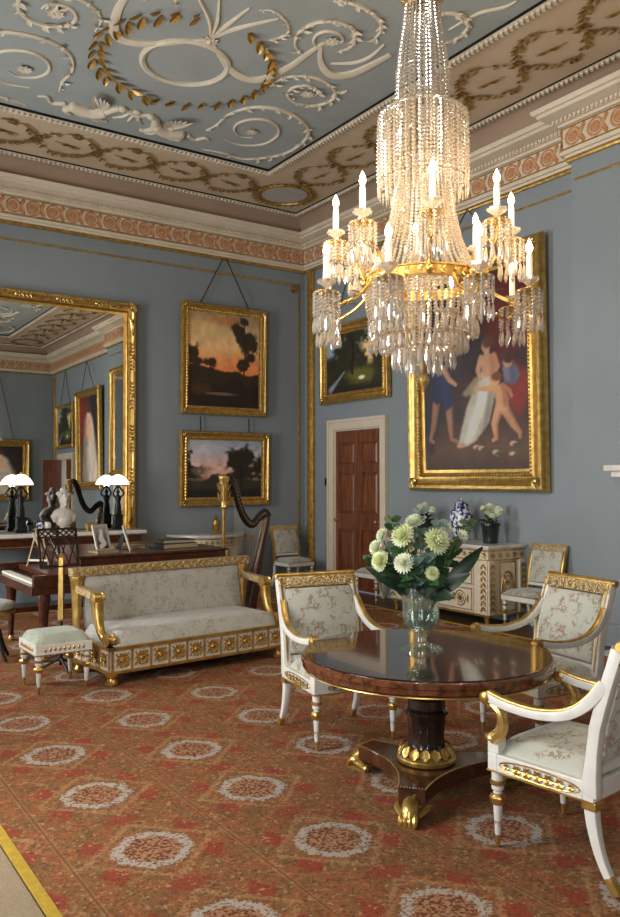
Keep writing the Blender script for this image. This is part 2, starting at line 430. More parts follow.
# window wall
m = MB(); ys = [YB]
for wy in WIN_Y: ys += [wy - WIN_W / 2, wy + WIN_W / 2]
ys.append(YF)
for i in range(0, len(ys), 2): m.box(XL - 0.35, XL, ys[i], ys[i + 1], 0, ZC + 0.1)
for wy in WIN_Y:
    m.box(XL - 0.35, XL, wy - WIN_W / 2, wy + WIN_W / 2, 0, WIN_Z0); m.box(XL - 0.35, XL, wy - WIN_W / 2, wy + WIN_W / 2, WIN_Z1, ZC + 0.1)
struct(m.build('wall_window', 'wall_paint', smooth=False))
for k, wy in enumerate(WIN_Y):
    m = MB(); x0, x1 = XL - 0.26, XL - 0.20
    for a, b in ((-WIN_W / 2, -WIN_W / 2 + 0.07), (WIN_W / 2 - 0.07, WIN_W / 2)): m.box(x0, x1, wy + a, wy + b, WIN_Z0, WIN_Z1)
    for a, b in ((WIN_Z0, WIN_Z0 + 0.09), (WIN_Z1 - 0.08, WIN_Z1), (2.36, 2.44)): m.box(x0, x1, wy - WIN_W / 2, wy + WIN_W / 2, a, b)
    f = struct(m.build('window_%d' % (k + 1), 'white_paint', smooth=False))
    zs = [WIN_Z0 + 0.09, 1.40, 2.36, 2.44, 3.36, WIN_Z1 - 0.08]; ysn = [wy - WIN_W / 2 + 0.07 + (WIN_W - 0.14) * i / 3 for i in range(4)]
    for y in ysn[1:3]:
        MB().box(XL - 0.245, XL - 0.215, y - 0.012, y + 0.012, WIN_Z0, WIN_Z1).build('glazing_bar', 'white_paint', f, smooth=False)
    for z in (1.40, 3.36):
        MB().box(XL - 0.245, XL - 0.215, wy - WIN_W / 2, wy + WIN_W / 2, z - 0.012, z + 0.012).build('glazing_bar', 'white_paint', f, smooth=False)
    for j in (0, 1, 3, 4):
        for i in range(3):
            MB().box(XL - 0.232, XL - 0.228, ysn[i], ysn[i + 1], zs[j], zs[j + 1]).build('pane', 'window_glass', f, smooth=False)
# skirting
sk = MB()
for (a, b) in (((XL, YF), (XW, YF)), ):
    sk.box(XL, XW, YF - 0.03, YF, 0, 0.22); sk.box(XL, XW, YF - 0.05, YF, 0, 0.05)
struct(sk.build('baseboard_left', 'wall_paint', smooth=False))
sk = MB()
for y0, y1, x in ((YB, 2 * CY - DY1 - 0.15, XW), (2 * CY - DY0 + 0.15, YB0, XW), (YB0 - 0.03, 3.0, XB), (4.9, YB1 + 0.03, XB), (YB1, DY0 - 0.14, XW), (DY1 + 0.14, YF, XW)):
    sk.box(x - 0.03, x, y0, y1, 0, 0.22); sk.box(x - 0.045, x, y0, y1, 0, 0.05)
struct(sk.build('baseboard_right', 'wall_paint', smooth=False))
sk = MB(); sk.box(XL, XW, YB, YB + 0.03, 0, 0.22)
struct(sk.build('baseboard_back', 'wall_paint', smooth=False))

# ---------------------------------------------------------------- doors
def make_door(no, tno, y0d, y1d, open_leaf=None):
    m = MB(); x0 = XW - 0.05
    for a, b in ((y0d - 0.13, y0d), (y1d, y1d + 0.13)): m.box(x0, XW, a, b, 0, DZ + 0.14)
    m.box(x0, XW, y0d, y1d, DZ, DZ + 0.14)
    for a, b in ((y0d - 0.145, y0d - 0.105), (y1d + 0.105, y1d + 0.145)): m.box(x0 - 0.02, XW, a, b, 0, DZ + 0.115)
    m.box(x0 - 0.02, XW, y0d - 0.145, y1d + 0.145, DZ + 0.115, DZ + 0.16)
    for a, b in ((y0d, y0d + 0.02), (y1d - 0.02, y1d)): m.box(x0 + 0.03, XW + 0.2, a, b, 0, DZ)
    m.box(x0 + 0.03, XW + 0.2, y0d, y1d, DZ - 0.02, DZ)
    struct(m.build('trim_%d' % tno, 'cream_paint', smooth=False, bevel=0.006))
    lw = (y1d - y0d - 0.05) / 2; first = None
    for k in range(2):
        # leaf built flat from its hinge: local y runs along the door, x is its thickness
        hinge = (XW - 0.005, (y0d + 0.021) if k == 0 else (y1d - 0.021), 0.0); sg = 1 if k == 0 else -1
        L = MB(); rails = [(0.02, 0.26), (0.92, 1.16), (1.78, 1.90), (2.24, DZ - 0.025)]
        def bx(mb, xa, xb, ya, yb, za, zb): mb.box(xa, xb, min(sg * ya, sg * yb), max(sg * ya, sg * yb), za, zb)
        bx(L, 0, .05, 0, .085, .02, DZ - .025); bx(L, 0, .05, lw - .085, lw, .02, DZ - .025)
        for a, b in rails: bx(L, 0, .05, .085, lw - .085, a, b)
        if k == 1: bx(L, -.012, .02, lw - .03, lw + .012, .02, DZ - .025)
        if first is None:
            d = struct(L.build('door_%d' % no, 'mahogany', smooth=False, bevel=0.004)); first = d
        else:
            d = L.build('door_leaf', 'mahogany', first, smooth=False, bevel=0.004)
        for j in range(3):
            z0, z1 = rails[j][1], rails[j + 1][0]; p = MB(); ya, yb = sg * .085, sg * (lw - .085); ya, yb = min(ya, yb), max(ya, yb)
            p.box(.022, .04, ya, yb, z0, z1); b2 = .045
            p.add([(.022, ya + .012, z0 + .012), (.022, yb - .012, z0 + .012), (.022, yb - .012, z1 - .012), (.022, ya + .012, z1 - .012), (.006, ya + b2, z0 + b2), (.006, yb - b2, z0 + b2), (.006, yb - b2, z1 - b2), (.006, ya + b2, z1 - b2)],
                  [(0, 1, 5, 4), (1, 2, 6, 5), (2, 3, 7, 6), (3, 0, 4, 7), (4, 5, 6, 7)])
            p.build('door_panel', 'mahogany', d, smooth=False)
        h = MB(); h.T = Matrix.Translation((0, sg * .06, 1.06)) @ Matrix.Rotation(-PI / 2, 4, 'Y')
        h.lathe([(0.026, 0), (0.026, 0.006), (0.01, 0.012), (0.01, 0.04), (0.028, 0.05), (0.03, 0.062), (0.02, 0.074), (0.001, 0.078)], 12)
        h.build('door_knob', 'gold', d)
        rot = (PI / 2 if k == 0 else -PI / 2) if open_leaf == k else 0.0
        if d is first: d.location = hinge; d.rotation_euler = (0, 0, rot)
        else:
            d.matrix_parent_inverse = Matrix(); M0 = Matrix.Translation(first.location) @ Matrix.Rotation(first.rotation_euler.z, 4, 'Z')
            loc = M0.inverted() @ Vector(hinge); d.location = loc; d.rotation_euler = (0, 0, rot - first.rotation_euler.z)
make_door(1, 1, DY0, DY1)
EY0, EY1 = 2 * CY - DY1, 2 * CY - DY0
make_door(2, 8, EY0, EY1, open_leaf=0)
tag_sw = MB().box(XW - 0.012, XW, 10.46, 10.52, 1.58, 1.70).box(XW - 0.022, XW - 0.012, 10.48, 10.50, 1.62, 1.66)
tag(tag_sw.build('bell_push', 'bronze', smooth=False, bevel=0.002), 'small dark bell push on the blue wall beside the door', 'bell push')

# ---------------------------------------------------------------- cornice, cove, ceiling
ceil = MB(); ix = 1.71
ceil.box(XL - 0.3, XW + 0.3, YB - 0.3, YF + 0.3, ZC, ZC + 0.2)
CEIL = struct(ceil.build('ceiling', 'ceiling_blue', smooth=False))
def ring_panel(mb, o0, o1, z0, z1):
    a = inset(ROOM, o0); b = inset(ROOM, o1)
    run_profile(mb, ROOM, [(o0, z1), (o0, z0), (o1, z0), (o1, z1)]); return mb
ring_panel(MB(), 0.46, ix, ZC - 0.012, ZC + 0.02).build('ceiling_border', 'border_pink', CEIL, smooth=False)
cv = [(0.46, ZC - 0.012)]
for k in range(1, 9):
    t = PI / 2 * k / 8; cv.append((0.46 - 0.26 * math.sin(t) * 1.0, ZC - 0.012 - 0.29 * (1 - math.cos(t))))
run_profile(MB(), ROOM, cv + [(0.0, cv[-1][1])]).build('cove', 'cove_brown', CEIL)
prof = [(0.0, 5.12), (0.045, 5.12), (0.05, 5.145), (0.08, 5.15), (0.085, 5.185), (0.06, 5.195), (0.06, 5.45), (0.09, 5.455), (0.10, 5.48), (0.13, 5.485), (0.135, 5.53), (0.17, 5.535),
        (0.20, 5.55), (0.25, 5.565), (0.255, 5.60), (0.285, 5.605), (0.30, 5.635), (0.30, 5.655), (0.0, 5.66)]
CORN = struct(run_profile(MB(), ROOMB, prof).build('trim_2', 'cream_paint', smooth=True))
run_profile(MB(), ROOMB, [(0.0, 5.075), (0.035, 5.075), (0.045, 5.095), (0.04, 5.119), (0.0, 5.119)]).build('gilt_fillet', 'gold', CORN)
# dentil course
dn = MB()
def along(poly, p, pitch):
    q = inset(poly, p); n = len(q)
    for i in range(n):
        a, b = q[i], q[(i + 1) % n]; L = (b - a).length; k = max(1, int(L / pitch))
        for j in range(k): yield a + (b - a) * ((j + 0.5) / k), math.atan2(b.y - a.y, b.x - a.x)
for c, a in along(ROOMB, 0.14, 0.055): dn.cbox((c.x, c.y, 5.505), (0.03, 0.03, 0.036), a)
o = dn.build('dentil_course', 'cream_paint', CORN, smooth=False); o['kind'] = 'stuff'
# frieze rosettes in linked scrolls
fr = MB(); fz = MB()
P2 = 0.26
for t0 in (0,):
    fr.T = Matrix.Rotation(PI / 2, 4, 'X')
    fr.tube([(0.088 * math.cos(a), 0.088 * math.sin(a), 0) for a in [2 * PI * k / 18 for k in range(18)]], 0.013, 5, closed=True, flat=0.6, up=(0, 0, 1))
    fr.tube([(0.055 * math.cos(a), 0.055 * math.sin(a), 0) for a in [2 * PI * k / 14 for k in range(14)]], 0.008, 4, closed=True, flat=0.6, up=(0, 0, 1))
    for k in range(6):
        a = 2 * PI * k / 6; fr.leaf((0.008 * math.cos(a), 0.008 * math.sin(a), 0.006), (math.cos(a), math.sin(a), 0), (0, 0, 1), 0.042, 0.034, 0.3)
    for sgn in (1, -1):
        fr.tube(bez([(0.085, 0.03 * sgn, 0), (0.12, 0.085 * sgn, 0), (0.135, 0.10 * sgn, 0), (0.15, 0.07 * sgn, 0), (0.128, 0.05 * sgn, 0)], 4), 0.009, 4, flat=0.7, up=(0, 0, 1))
        fr.leaf((0.10, 0.0, 0.004), (0.4, sgn, 0), (0, 0, 1), 0.09, 0.035, 0.3)
fme = fr.mesh('frieze_rosette', 'terracotta', True)
cnt = 0
for i, (c, a) in enumerate(along(ROOMB, 0.066, P2)):
    if c.x < XL + 0.5 and 0 < c.y < 10.5: continue      # window side never seen
    link('frieze_rosette', fme, CORN, (c.x, c.y, 5.322), a + PI)
gf = MB()
for z in (5.212, 5.436): run_profile(gf, ROOMB, [(0.06, z - 0.008), (0.068, z - 0.006), (0.068, z + 0.006), (0.06, z + 0.008)])
gf.build('frieze_fillet', 'gold', CORN, smooth=False)
# rope mouldings
def rope(offset, wdt):
    mb = MB(); ring_panel(mb, offset - wdt / 2, offset + wdt / 2, ZC - 0.035, ZC)
    for c, a in along(ROOM, offset, 0.062):
        mb.cbox((c.x, c.y, ZC - 0.045), (0.030, wdt * 0.62, 0.03), a + 0.5)
    o = mb.build('rope_moulding', 'plaster', CEIL, smooth=False)
    e = MB(); ring_panel(e, offset - wdt / 2 - 0.006, offset - wdt / 2, ZC - 0.03, ZC); ring_panel(e, offset + wdt / 2, offset + wdt / 2 + 0.006, ZC - 0.03, ZC)
    e.build('rope_edge', 'bronze', CEIL, smooth=False)
rope(0.46, 0.075); rope(ix, 0.10)

# ---------------------------------------------------------------- gilt vine border on the ceiling
zc = ZC - 0.02
def vine_mesh():
    mb = MB(); PT = 0.765; A = 0.33
    for sgn in (1, -1):
        pts = [(PT * (t - 0.5), sgn * A * math.sin(PI * t) ** 0.75, 0) for t in [i / 14 for i in range(15)]]
        mb.tube(pts, 0.002, 4)
        for i in range(1, 14):
            x, y, _ = pts[i]; tx, ty = pts[i + 1][0] - pts[i - 1][0], pts[i + 1][1] - pts[i - 1][1]
            a = math.atan2(ty, tx)
            for s2 in (0.75, -0.75):
                if random.random() < .3: continue
                mb.leaf((x, y, -0.004), (math.cos(a + s2), math.sin(a + s2), -0.12), (0, 0, -1), random.uniform(.065, .12), random.uniform(.04, .06), 0.35, seg=2)
    mb.tube([(-0.17, -0.03, -0.004), (0.0, 0.0, -0.008), (0.17, 0.03, -0.004)], [0.004, 0.008, 0.004], 4)
    mb.leaf((0.0, 0, -0.01), (1, 0.2, -0.1), (0, 0, -1), 0.15, 0.05, 0.3, seg=2); mb.leaf((0.02, 0, -0.01), (-1, -0.2, -0.1), (0, 0, -1), 0.12, 0.05, 0.3, seg=2)
    for k in range(3):                                   # the bunch at the crossing
        a = PI / 2 + (k - 1) * 0.9
        for s2 in (1, -1): mb.leaf((PT / 2, 0.02 * s2, -0.006), (math.cos(a), s2 * math.sin(a), -0.15), (0, 0, -1), 0.12, 0.055, 0.3, seg=2)
    return mb.mesh('gilt_vine', 'gold_leaf_dark', False)
vme = vine_mesh()
bmid = (0.46 + ix) / 2
for k in range(-3, 3):
    for y, r in ((YF - bmid, 0), (YB + bmid, PI)): link('gilt_vine', vme, CEIL, (CX + (k + 0.5) * 0.765, y, zc), r)
for k in range(-7, 7):
    for x, r in ((XW - bmid, PI / 2), (XL + bmid, -PI / 2)): link('gilt_vine', vme, CEIL, (x, CY + (k + 0.5) * 0.79, zc), r)
ov = MB(); ovc = MB(); ovl = MB()
ov.tube([(0.40 * math.cos(a), 0.40 * math.sin(a), 0) for a in [2 * PI * k / 40 for k in range(40)]], 0.022, 6, closed=True)
ov.tube([(0.345 * math.cos(a), 0.345 * math.sin(a), 0) for a in [2 * PI * k / 40 for k in range(40)]], 0.010, 5, closed=True)
for k in range(28):
    a = 2 * PI * k / 28
    ovl.leaf((0.42 * math.cos(a), 0.42 * math.sin(a), 0), (math.cos(a + 0.9), math.sin(a + 0.9), -0.1), (0, 0, -1), 0.11, 0.055, 0.3, seg=2)
ovc.lathe([(0.001, -0.004), (0.335, -0.004), (0.335, 0.01)], 40)
a1, a2, a3 = ov.mesh('corner_ring', 'gold_leaf_dark'), ovl.mesh('corner_leaves', 'gold_leaf_dark', False), ovc.mesh('corner_roundel', 'border_pink')
MATS['roundel'] = M('roundel', (178, 172, 164), (170, 162, 154), 3, 0.8); a3.materials[0] = MATS['roundel']
for x in (XW - bmid, XL + bmid):
    for y in (YF - bmid, YB + bmid):
        for nm, me in (('corner_ring', a1), ('corner_leaves', a2), ('corner_roundel', a3)): link(nm, me, CEIL, (x, y, zc + (0.004 if nm == 'corner_roundel' else 0)))

# ---------------------------------------------------------------- plaster work on the blue field (mirrored about both axes of the room)
WY = 7.40                                                # centre of the wreath bay
def both(fn):
    for sx in (1, -1):
        for sy in (1, -1): fn(sx, sy)
def P3(sx, sy, x, y, z=0.0): return (CX + sx * (x - CX), CY + sy * (y - CY), ZC - z)
def ceil_at(px, py):
    """photograph pixel -> point on the ceiling plane"""
    yw, pt = math.radians(33.9), math.radians(1.47)
    F = Vector((math.cos(pt) * math.sin(yw), math.cos(pt) * math.cos(yw), math.sin(pt))); Rr = Vector((math.cos(yw), -math.sin(yw), 0)); Uu = Rr.cross(F)
    r = F + Rr * ((px - 310) / 808) - Uu * ((py - 458.5) / 808); k = (ZC - 1.68) / r.z
    return (r.x * k, r.y * k)
def trace(ox, oy, k, pts): return [ceil_at(ox + x / k, oy + y / k) for x, y in pts]
SCROLLS = [
    (trace(150, 100, 3.65, [(205, 110), (245, 88), (290, 50), (370, 25), (460, 30), (540, 62), (580, 108), (560, 150), (500, 190), (430, 207), (340, 213), (270, 192), (190, 178)]), .020, True),
    (trace(150, 100, 3.65, [(270, 140), (330, 162), (410, 160), (462, 132), (468, 98), (430, 72), (370, 68), (320, 84), (308, 110), (335, 132), (375, 136)]), .017, False),
    (trace(270, 0, 4.77, [(0, 410), (60, 372), (150, 360), (250, 380), (310, 432), (300, 470), (220, 500), (130, 490), (85, 452), (110, 415), (180, 405), (228, 430), (215, 456)]), .018, True),
    (trace(270, 0, 4.77, [(310, 432), (340, 440), (368, 430)]), .014, False),
    (trace(270, 0, 4.77, [(150, 255), (120, 210), (140, 150), (220, 105), (310, 100), (390, 130), (408, 180), (380, 225), (320, 245)]), .018, True),
    (trace(270, 0, 4.77, [(250, 235), (210, 205), (220, 165), (270, 145), (330, 158), (348, 190), (310, 208)]), .016, False),
    (trace(270, 0, 4.77, [(300, 2), (360, 5), (450, 35), (520, 90), (532, 140), (488, 192)]), .018, True),
    (trace(270, 0, 4.77, [(290, 300), (400, 296), (480, 266), (545, 208)]), .016, False),
    (trace(420, 0, 3.1, [(20, 60), (70, 40), (130, 45), (150, 80), (110, 120), (60, 135)]), .017, True),
    (trace(420, 0, 3.1, [(90, 90), (180, 40), (260, 20), (300, 0)]), .014, False),
    (trace(190, 0, 4.77, [(380, 190), (430, 175), (470, 150), (460, 100), (400, 50), (330, 45)]), .012, True)]
CENTRES = [ceil_at(251, 130), ceil_at(307, 92), ceil_at(331, 39)]
def plasterwork(sx, sy):
    for pts, rad, leafy in SCROLLS:
        q = [(v.x, v.y) for v in bez([Vector((*p, 0)) for p in pts], 5)]; n = len(q); mb = MB()
        mb.tube([P3(sx, sy, x, y, .006) for x, y in q], [rad * (.45 + .75 * math.sin(PI * (i + 1) / (n + 1))) for i in range(n)], 6)
        for i in range(2, n - 2, 3):
            if not leafy: continue
            a = math.atan2(q[i + 1][1] - q[i - 1][1], q[i + 1][0] - q[i - 1][0])
            for s2 in (1, -1):
                if random.random() < .25: continue
                aa = a + s2 * random.uniform(.4, 1.1); L = random.uniform(.05, .11) * rad / .018
                mb.leaf(P3(sx, sy, q[i][0], q[i][1], .008), (sx * math.cos(aa), sy * math.sin(aa), -.3), (0, 0, -1), L, L * .6, .4, seg=2)
            if random.random() < .5: mb.ball(P3(sx, sy, q[i][0], q[i][1], .012), rad * 1.3, 6, 4)
        mb.build('plaster_scroll', 'plaster', CEIL)
    for cx, cy in CENTRES:
        mb = MB()
        for k in range(8):
            a = 2 * PI * k / 8; mb.leaf(P3(sx, sy, cx, cy, .01), (math.cos(a), math.sin(a), -.2), (0, 0, -1), .085, .055, .3)
            mb.ball(P3(sx, sy, cx + .03 * math.cos(a), cy + .03 * math.sin(a), .016), .016, 6, 4)
        mb.build('plaster_flower', 'plaster', CEIL)
    for pth, wd in ((trace(0, 0, 1, [(208, 38), (217, 50), (228, 66), (240, 75), (252, 79), (267, 77), (290, 66), (308, 53), (325, 42)]), [.018, .028, .045, .06, .062, .055, .042, .032, .02]),
                    (trace(0, 0, 1, [(321, 46), (320, 58), (325, 69), (336, 75), (352, 73), (370, 65), (391, 54)]), [.018, .03, .048, .066, .06, .045, .03])):
        pts = bez([Vector((*q, 0)) for q in pth], 5)
        MB().tube([P3(sx, sy, q.x, q.y, .006) for q in pts], lerps(wd, len(pts)), 6, flat=.5, up=(0, 0, 1)).build('plaster_ribbon', 'plaster', CEIL)
both(plasterwork)
def bay(sy):
    # ring with a rosette knot
    c = (CX, CY + sy * (WY - CY), ZC - 0.006)
    MB().tube([(c[0] + 0.43 * math.cos(a), c[1] + 0.43 * math.sin(a), c[2]) for a in [2 * PI * k / 48 for k in range(48)]], 0.034, 6, closed=True, flat=0.8, up=(0, 0, 1)).build('plaster_ring', 'plaster', CEIL)
    kn = MB()
    for k in range(8):
        a = 2 * PI * k / 8; kn.leaf((c[0], c[1] - sy * 0.53, c[2] - 0.02), (math.cos(a), math.sin(a), 0.1), (0, 0, -1), 0.09, 0.06, 0.3)
    kn.ball((c[0], c[1] - sy * 0.53, c[2] - 0.015), 0.03, 8, 5)
    kn.build('plaster_rosette', 'plaster', CEIL)
    # bundle of stalks fanning away from the knot
    for dx in (-0.42, -0.2, 0.05, 0.3):
        pts = bez([(c[0], c[1] - sy * 0.55, c[2]), (c[0] + dx * 0.4, c[1] - sy * 0.85, c[2]), (c[0] + dx * 1.2, c[1] - sy * 1.2, c[2])], 6)
        MB().tube(pts, lerps([0.012, 0.022, 0.008], len(pts)), 5).build('plaster_stalk', 'plaster', CEIL)
    # laurel wreath, each leaf its own gilt piece
    lf = MB(); lf.leaf((0, 0, 0), (1, 0, -0.30), (0, 0, -1), 0.155, 0.085, 0.5, curl=-0.2, seg=4)
    lme = lf.mesh('gilt_leaf', 'gold_leaf_dark', True)
    for k in range(32):
        a = 2 * PI * (k + 0.5) / 32 + PI / 2
        if abs(math.atan2(math.sin(a + PI / 2), math.cos(a + PI / 2))) < 0.10: continue
        for s2 in (1, -1):
            dirn = 1 if math.cos(a) > 0 else -1
            aa = a - dirn * PI / 2 * -1 + s2 * 0.62
            r = 0.88 + 0.02 * s2
            o = link('gilt_leaf', lme, CEIL, (c[0] + r * math.cos(a), c[1] + sy * r * math.sin(a), ZC - 0.004), sy * aa)
            o.rotation_euler = (random.uniform(-0.35, 0.35), random.uniform(-0.1, 0.1), sy * aa); o.scale = (random.uniform(0.72, 0.95),) * 3
    # pair of winged griffins facing each other over a tripod
    for sx in (1, -1):
        g = MB()
        def q(x, y, z=0.01): return (CX + sx * x, CY + sy * (8.95 + y - CY), ZC - z)
        def T(pts, r, n=7): pp = bez([q(*t) for t in pts], 4); g.tube(pp, lerps(r, len(pp)), n)
        T([(0.70, -0.02), (0.55, 0.02), (0.40, 0.00), (0.30, -0.08)], [0.06, 0.09, 0.09, 0.07])       # body
        T([(0.32, -0.06), (0.26, -0.18), (0.20, -0.24)], [0.06, 0.05, 0.04])                          # neck
        g.ball(q(0.17, -0.26, 0.02), (0.055, 0.045, 0.04), 8, 6); T([(0.15, -0.26), (0.09, -0.24)], [0.025, 0.01])
        T([(0.34, 0.02), (0.28, 0.14), (0.20, 0.16)], [0.045, 0.03, 0.02]); T([(0.38, 0.03), (0.36, 0.17), (0.28, 0.20)], [0.045, 0.03, 0.02])
        T([(0.66, 0.0), (0.70, 0.14), (0.60, 0.20)], [0.065, 0.04, 0.02]); T([(0.74, -0.02), (0.88, 0.05), (0.96, -0.06), (1.05, -0.02)], [0.03, 0.025, 0.02, 0.012])
        g.build('griffin', 'plaster', CEIL, smooth='all')
        wg = MB()
        for k in range(7):
            a = PI * (0.62 - 0.055 * k); L = 0.50 - 0.035 * k
            wg.leaf(q(0.40 + 0.02 * k, -0.04, 0.03), (-sx * math.cos(a), sy * -math.sin(a), -0.10), (0, 0, -1), L, 0.10, 0.35, seg=3)
        wg.build('griffin_wing', 'plaster', CEIL)
    tr = MB(); y0 = CY + sy * (8.72 - CY)
    tr.tube([(CX - 0.12, y0, ZC - 0.01), (CX, y0 + sy * 0.03, ZC - 0.012), (CX + 0.12, y0, ZC - 0.01)], [0.02, 0.04, 0.02], 6)
    for dx in (-0.09, 0, 0.09): tr.tube([(CX + dx * 0.5, y0, ZC - 0.01), (CX + dx, y0 + sy * 0.16, ZC - 0.01), (CX + dx * 2, y0 + sy * 0.26, ZC - 0.01)], [0.015, 0.02, 0.012], 5)
    tr.ball((CX, y0 - sy * 0.03, ZC - 0.015), (0.05, 0.04, 0.025), 8, 5)
    tr.build('plaster_tripod', 'plaster', CEIL)
for sy in (1, -1): bay(sy)
# central roundel above the chandelier
o = MB().lathe([(0.001, -0.012), (0.98, -0.012), (1.0, 0.0)], 64, (CX, CY, ZC)); o.build('centre_roundel', 'border_pink', CEIL)
for r, rad, mt in ((1.0, 0.04, 'plaster'), (0.62, 0.03, 'plaster'), (0.34, 0.04, 'gold_leaf_dark')):
    MB().tube([(CX + r * math.cos(a), CY + r * math.sin(a), ZC - 0.012) for a in [2 * PI * k / 64 for k in range(64)]], rad, 6, closed=True, flat=0.7, up=(0, 0, 1)).build('roundel_ring', mt, CEIL)
rl = MB()
for k in range(36):
    a = 2 * PI * k / 36
    for s2, r in ((0.8, 0.80), (-0.8, 0.82)):
        rl.leaf((CX + r * math.cos(a), CY + r * math.sin(a), ZC - 0.018), (math.cos(a + s2), math.sin(a + s2), -0.1), (0, 0, -1), 0.13, 0.06, 0.3, seg=2)
for k in range(16):
    a = 2 * PI * k / 16; rl.leaf((CX + 0.38 * math.cos(a), CY + 0.38 * math.sin(a), ZC - 0.018), (math.cos(a), math.sin(a), -0.1), (0, 0, -1), 0.2, 0.10, 0.3)
rl.build('roundel_leaves', 'gold_leaf_dark', CEIL, smooth=False)

# ---------------------------------------------------------------- gilt fillets and corner strip on the walls
def fillet(name, boxes, mat='gold'):
    mb = MB()
    for b in boxes: mb.box(*b)
    return mb.build(name, mat, smooth=False, bevel=0.003)
t3 = struct(fillet('trim_3', [(XL, 7.24, YF - 0.014, YF, 4.86, 4.885), (7.22, 7.24, YF - 0.014, YF, 0.75, 4.885), (XL, 7.22, YF - 0.014, YF, 0.75, 0.775)]))
r = MB(); r.T = Matrix.Translation((7.12, YF - 0.01, 4.79)) @ Matrix.Rotation(PI / 2, 4, 'X')
for k in range(8):
    a = 2 * PI * k / 8; r.leaf((0, 0, 0.005), (math.cos(a), math.sin(a), 0.1), (0, 0, 1), 0.07, 0.05, 0.3)
r.build('fillet_rosette', 'gold_leaf_dark', t3)
struct(fillet('trim_4', [(XW - 0.014, XW, YB1 + 0.06, 10.7, 4.86, 4.885)]))
struct(fillet('trim_5', [(XB - 0.014, XB, YB0 + 0.05, YB1 - 0.05, 4.86, 4.885)]))
m = MB()
m.box(XW - 0.05, XW, 10.80, 10.98, 0.22, 5.07); m.box(XW - 0.075, XW, 10.84, 10.94, 0.22, 5.07); m.box(XW - 0.06, XW, 10.78, 11.0, 0.22, 0.40)
struct(m.build('trim_6', 'gold', smooth=False, bevel=0.012))
m = MB(); m.box(XW - 0.05, XW, YB + 0.12, YB + 0.30, 0.22, 5.07); struct(m.build('trim_7', 'gold', smooth=False, bevel=0.012))
# ================================================================ PAINTINGS AND MIRRORS
def vnoise(nx, ny, cells, seed):
    r = np.random.default_rng(seed); g = r.random((cells + 2, cells + 2))
    x = np.linspace(0, cells, nx); y = np.linspace(0, cells, ny); xi = np.minimum(x.astype(int), cells); yi = np.minimum(y.astype(int), cells)
    fx = x - xi; fy = y - yi; fx = fx * fx * (3 - 2 * fx); fy = fy * fy * (3 - 2 * fy)
    a = g[yi][:, xi]; b = g[yi][:, xi + 1]; c = g[yi + 1][:, xi]; d = g[yi + 1][:, xi + 1]
    return (a * (1 - fx) + b * fx) * (1 - fy[:, None]) + (c * (1 - fx) + d * fx) * fy[:, None]
def fbm(nx, ny, c, seed): return sum(vnoise(nx, ny, c * 2 ** k, seed + k) * 0.5 ** (k + 1) for k in range(4))
def cmix(img, mask, col): return img * (1 - mask[..., None]) + np.array(col) / 255.0 * mask[..., None]
def sm(x, a, b): t = np.clip((x - a) / (b - a + 1e-9), 0, 1); return t * t * (3 - 2 * t)
class Paint:
    def __init__(s, nx, ny, asp, seed):
        s.nx, s.ny, s.seed, s.K = nx, ny, seed, 1.0; s.U, s.V = np.meshgrid(np.linspace(0, 1, nx), np.linspace(0, 1, ny)); s.A = asp
        s.n = fbm(nx, ny, 6, seed); s.n2 = fbm(nx, ny, 14, seed + 9); s.img = np.zeros((ny, nx, 3))
    def grad(s, stops):
        v = s.V + (s.n - 0.5) * 0.10
        for k in range(3): s.img[..., k] = np.interp(v, [a for a, _ in stops], [c[k] / 255 for _, c in stops])
    def blob(s, u, v, ru, rv, col, rag=0.5, soft=0.25, op=1.0):
        d = np.sqrt(((s.U - u) / ru) ** 2 + ((s.V - v) / rv) ** 2) + (s.n2 - 0.5) * rag * 2
        s.img = cmix(s.img, (1 - sm(d, 1 - soft, 1 + soft)) * op, col)
    def line(s, pts, rad, col, soft=0.3, op=1.0, shade=None, k=1.0):
        best = np.full(s.U.shape, 9.0); side = np.zeros(s.U.shape)
        R = [q * s.K for q in rad] if isinstance(rad, (list, tuple)) else [rad * s.K] * len(pts)
        for i in range(len(pts) - 1):
            (u0, v0), (u1, v1) = pts[i], pts[i + 1]; ax, ay = (u1 - u0) * s.A, v1 - v0; L = ax * ax + ay * ay + 1e-9
            px, py = (s.U - u0) * s.A, s.V - v0; t = np.clip((px * ax + py * ay) / L, 0, 1)
            d = np.hypot(px - ax * t, py - ay * t) / (R[i] + (R[i + 1] - R[i]) * t); up = d < best
            side = np.where(up, (px - ax * t) / (R[i] + 1e-6), side); best = np.minimum(best, d)
        mk = (1 - sm(best, 1 - soft, 1 + soft)) * op
        s.img = cmix(s.img, mk, col)
        if shade: s.img = cmix(s.img, mk * sm(side, 0.0, 0.9) * 0.7, shade)
    def poly(s, pts, col, op=1.0):
        ins = np.zeros(s.U.shape, bool); n = len(pts)
        for i in range(n):
            (x0, y0), (x1, y1) = pts[i], pts[(i + 1) % n]
            if y0 == y1: continue
            cr = ((y0 > s.V) != (y1 > s.V)) & (s.U < (x1 - x0) * (s.V - y0) / (y1 - y0) + x0); ins ^= cr
        m = ins.astype(float)
        for _ in range(2): m = (m + np.roll(m, 1, 0) + np.roll(m, -1, 0) + np.roll(m, 1, 1) + np.roll(m, -1, 1)) / 5
        s.img = cmix(s.img, m * op, col)
    def area(s, mask, col): s.img = cmix(s.img, np.clip(mask, 0, 1), col)
    def done(s): return np.clip(s.img * 1.26 * (0.86 + 0.28 * s.n2[..., None]), 0, 1)
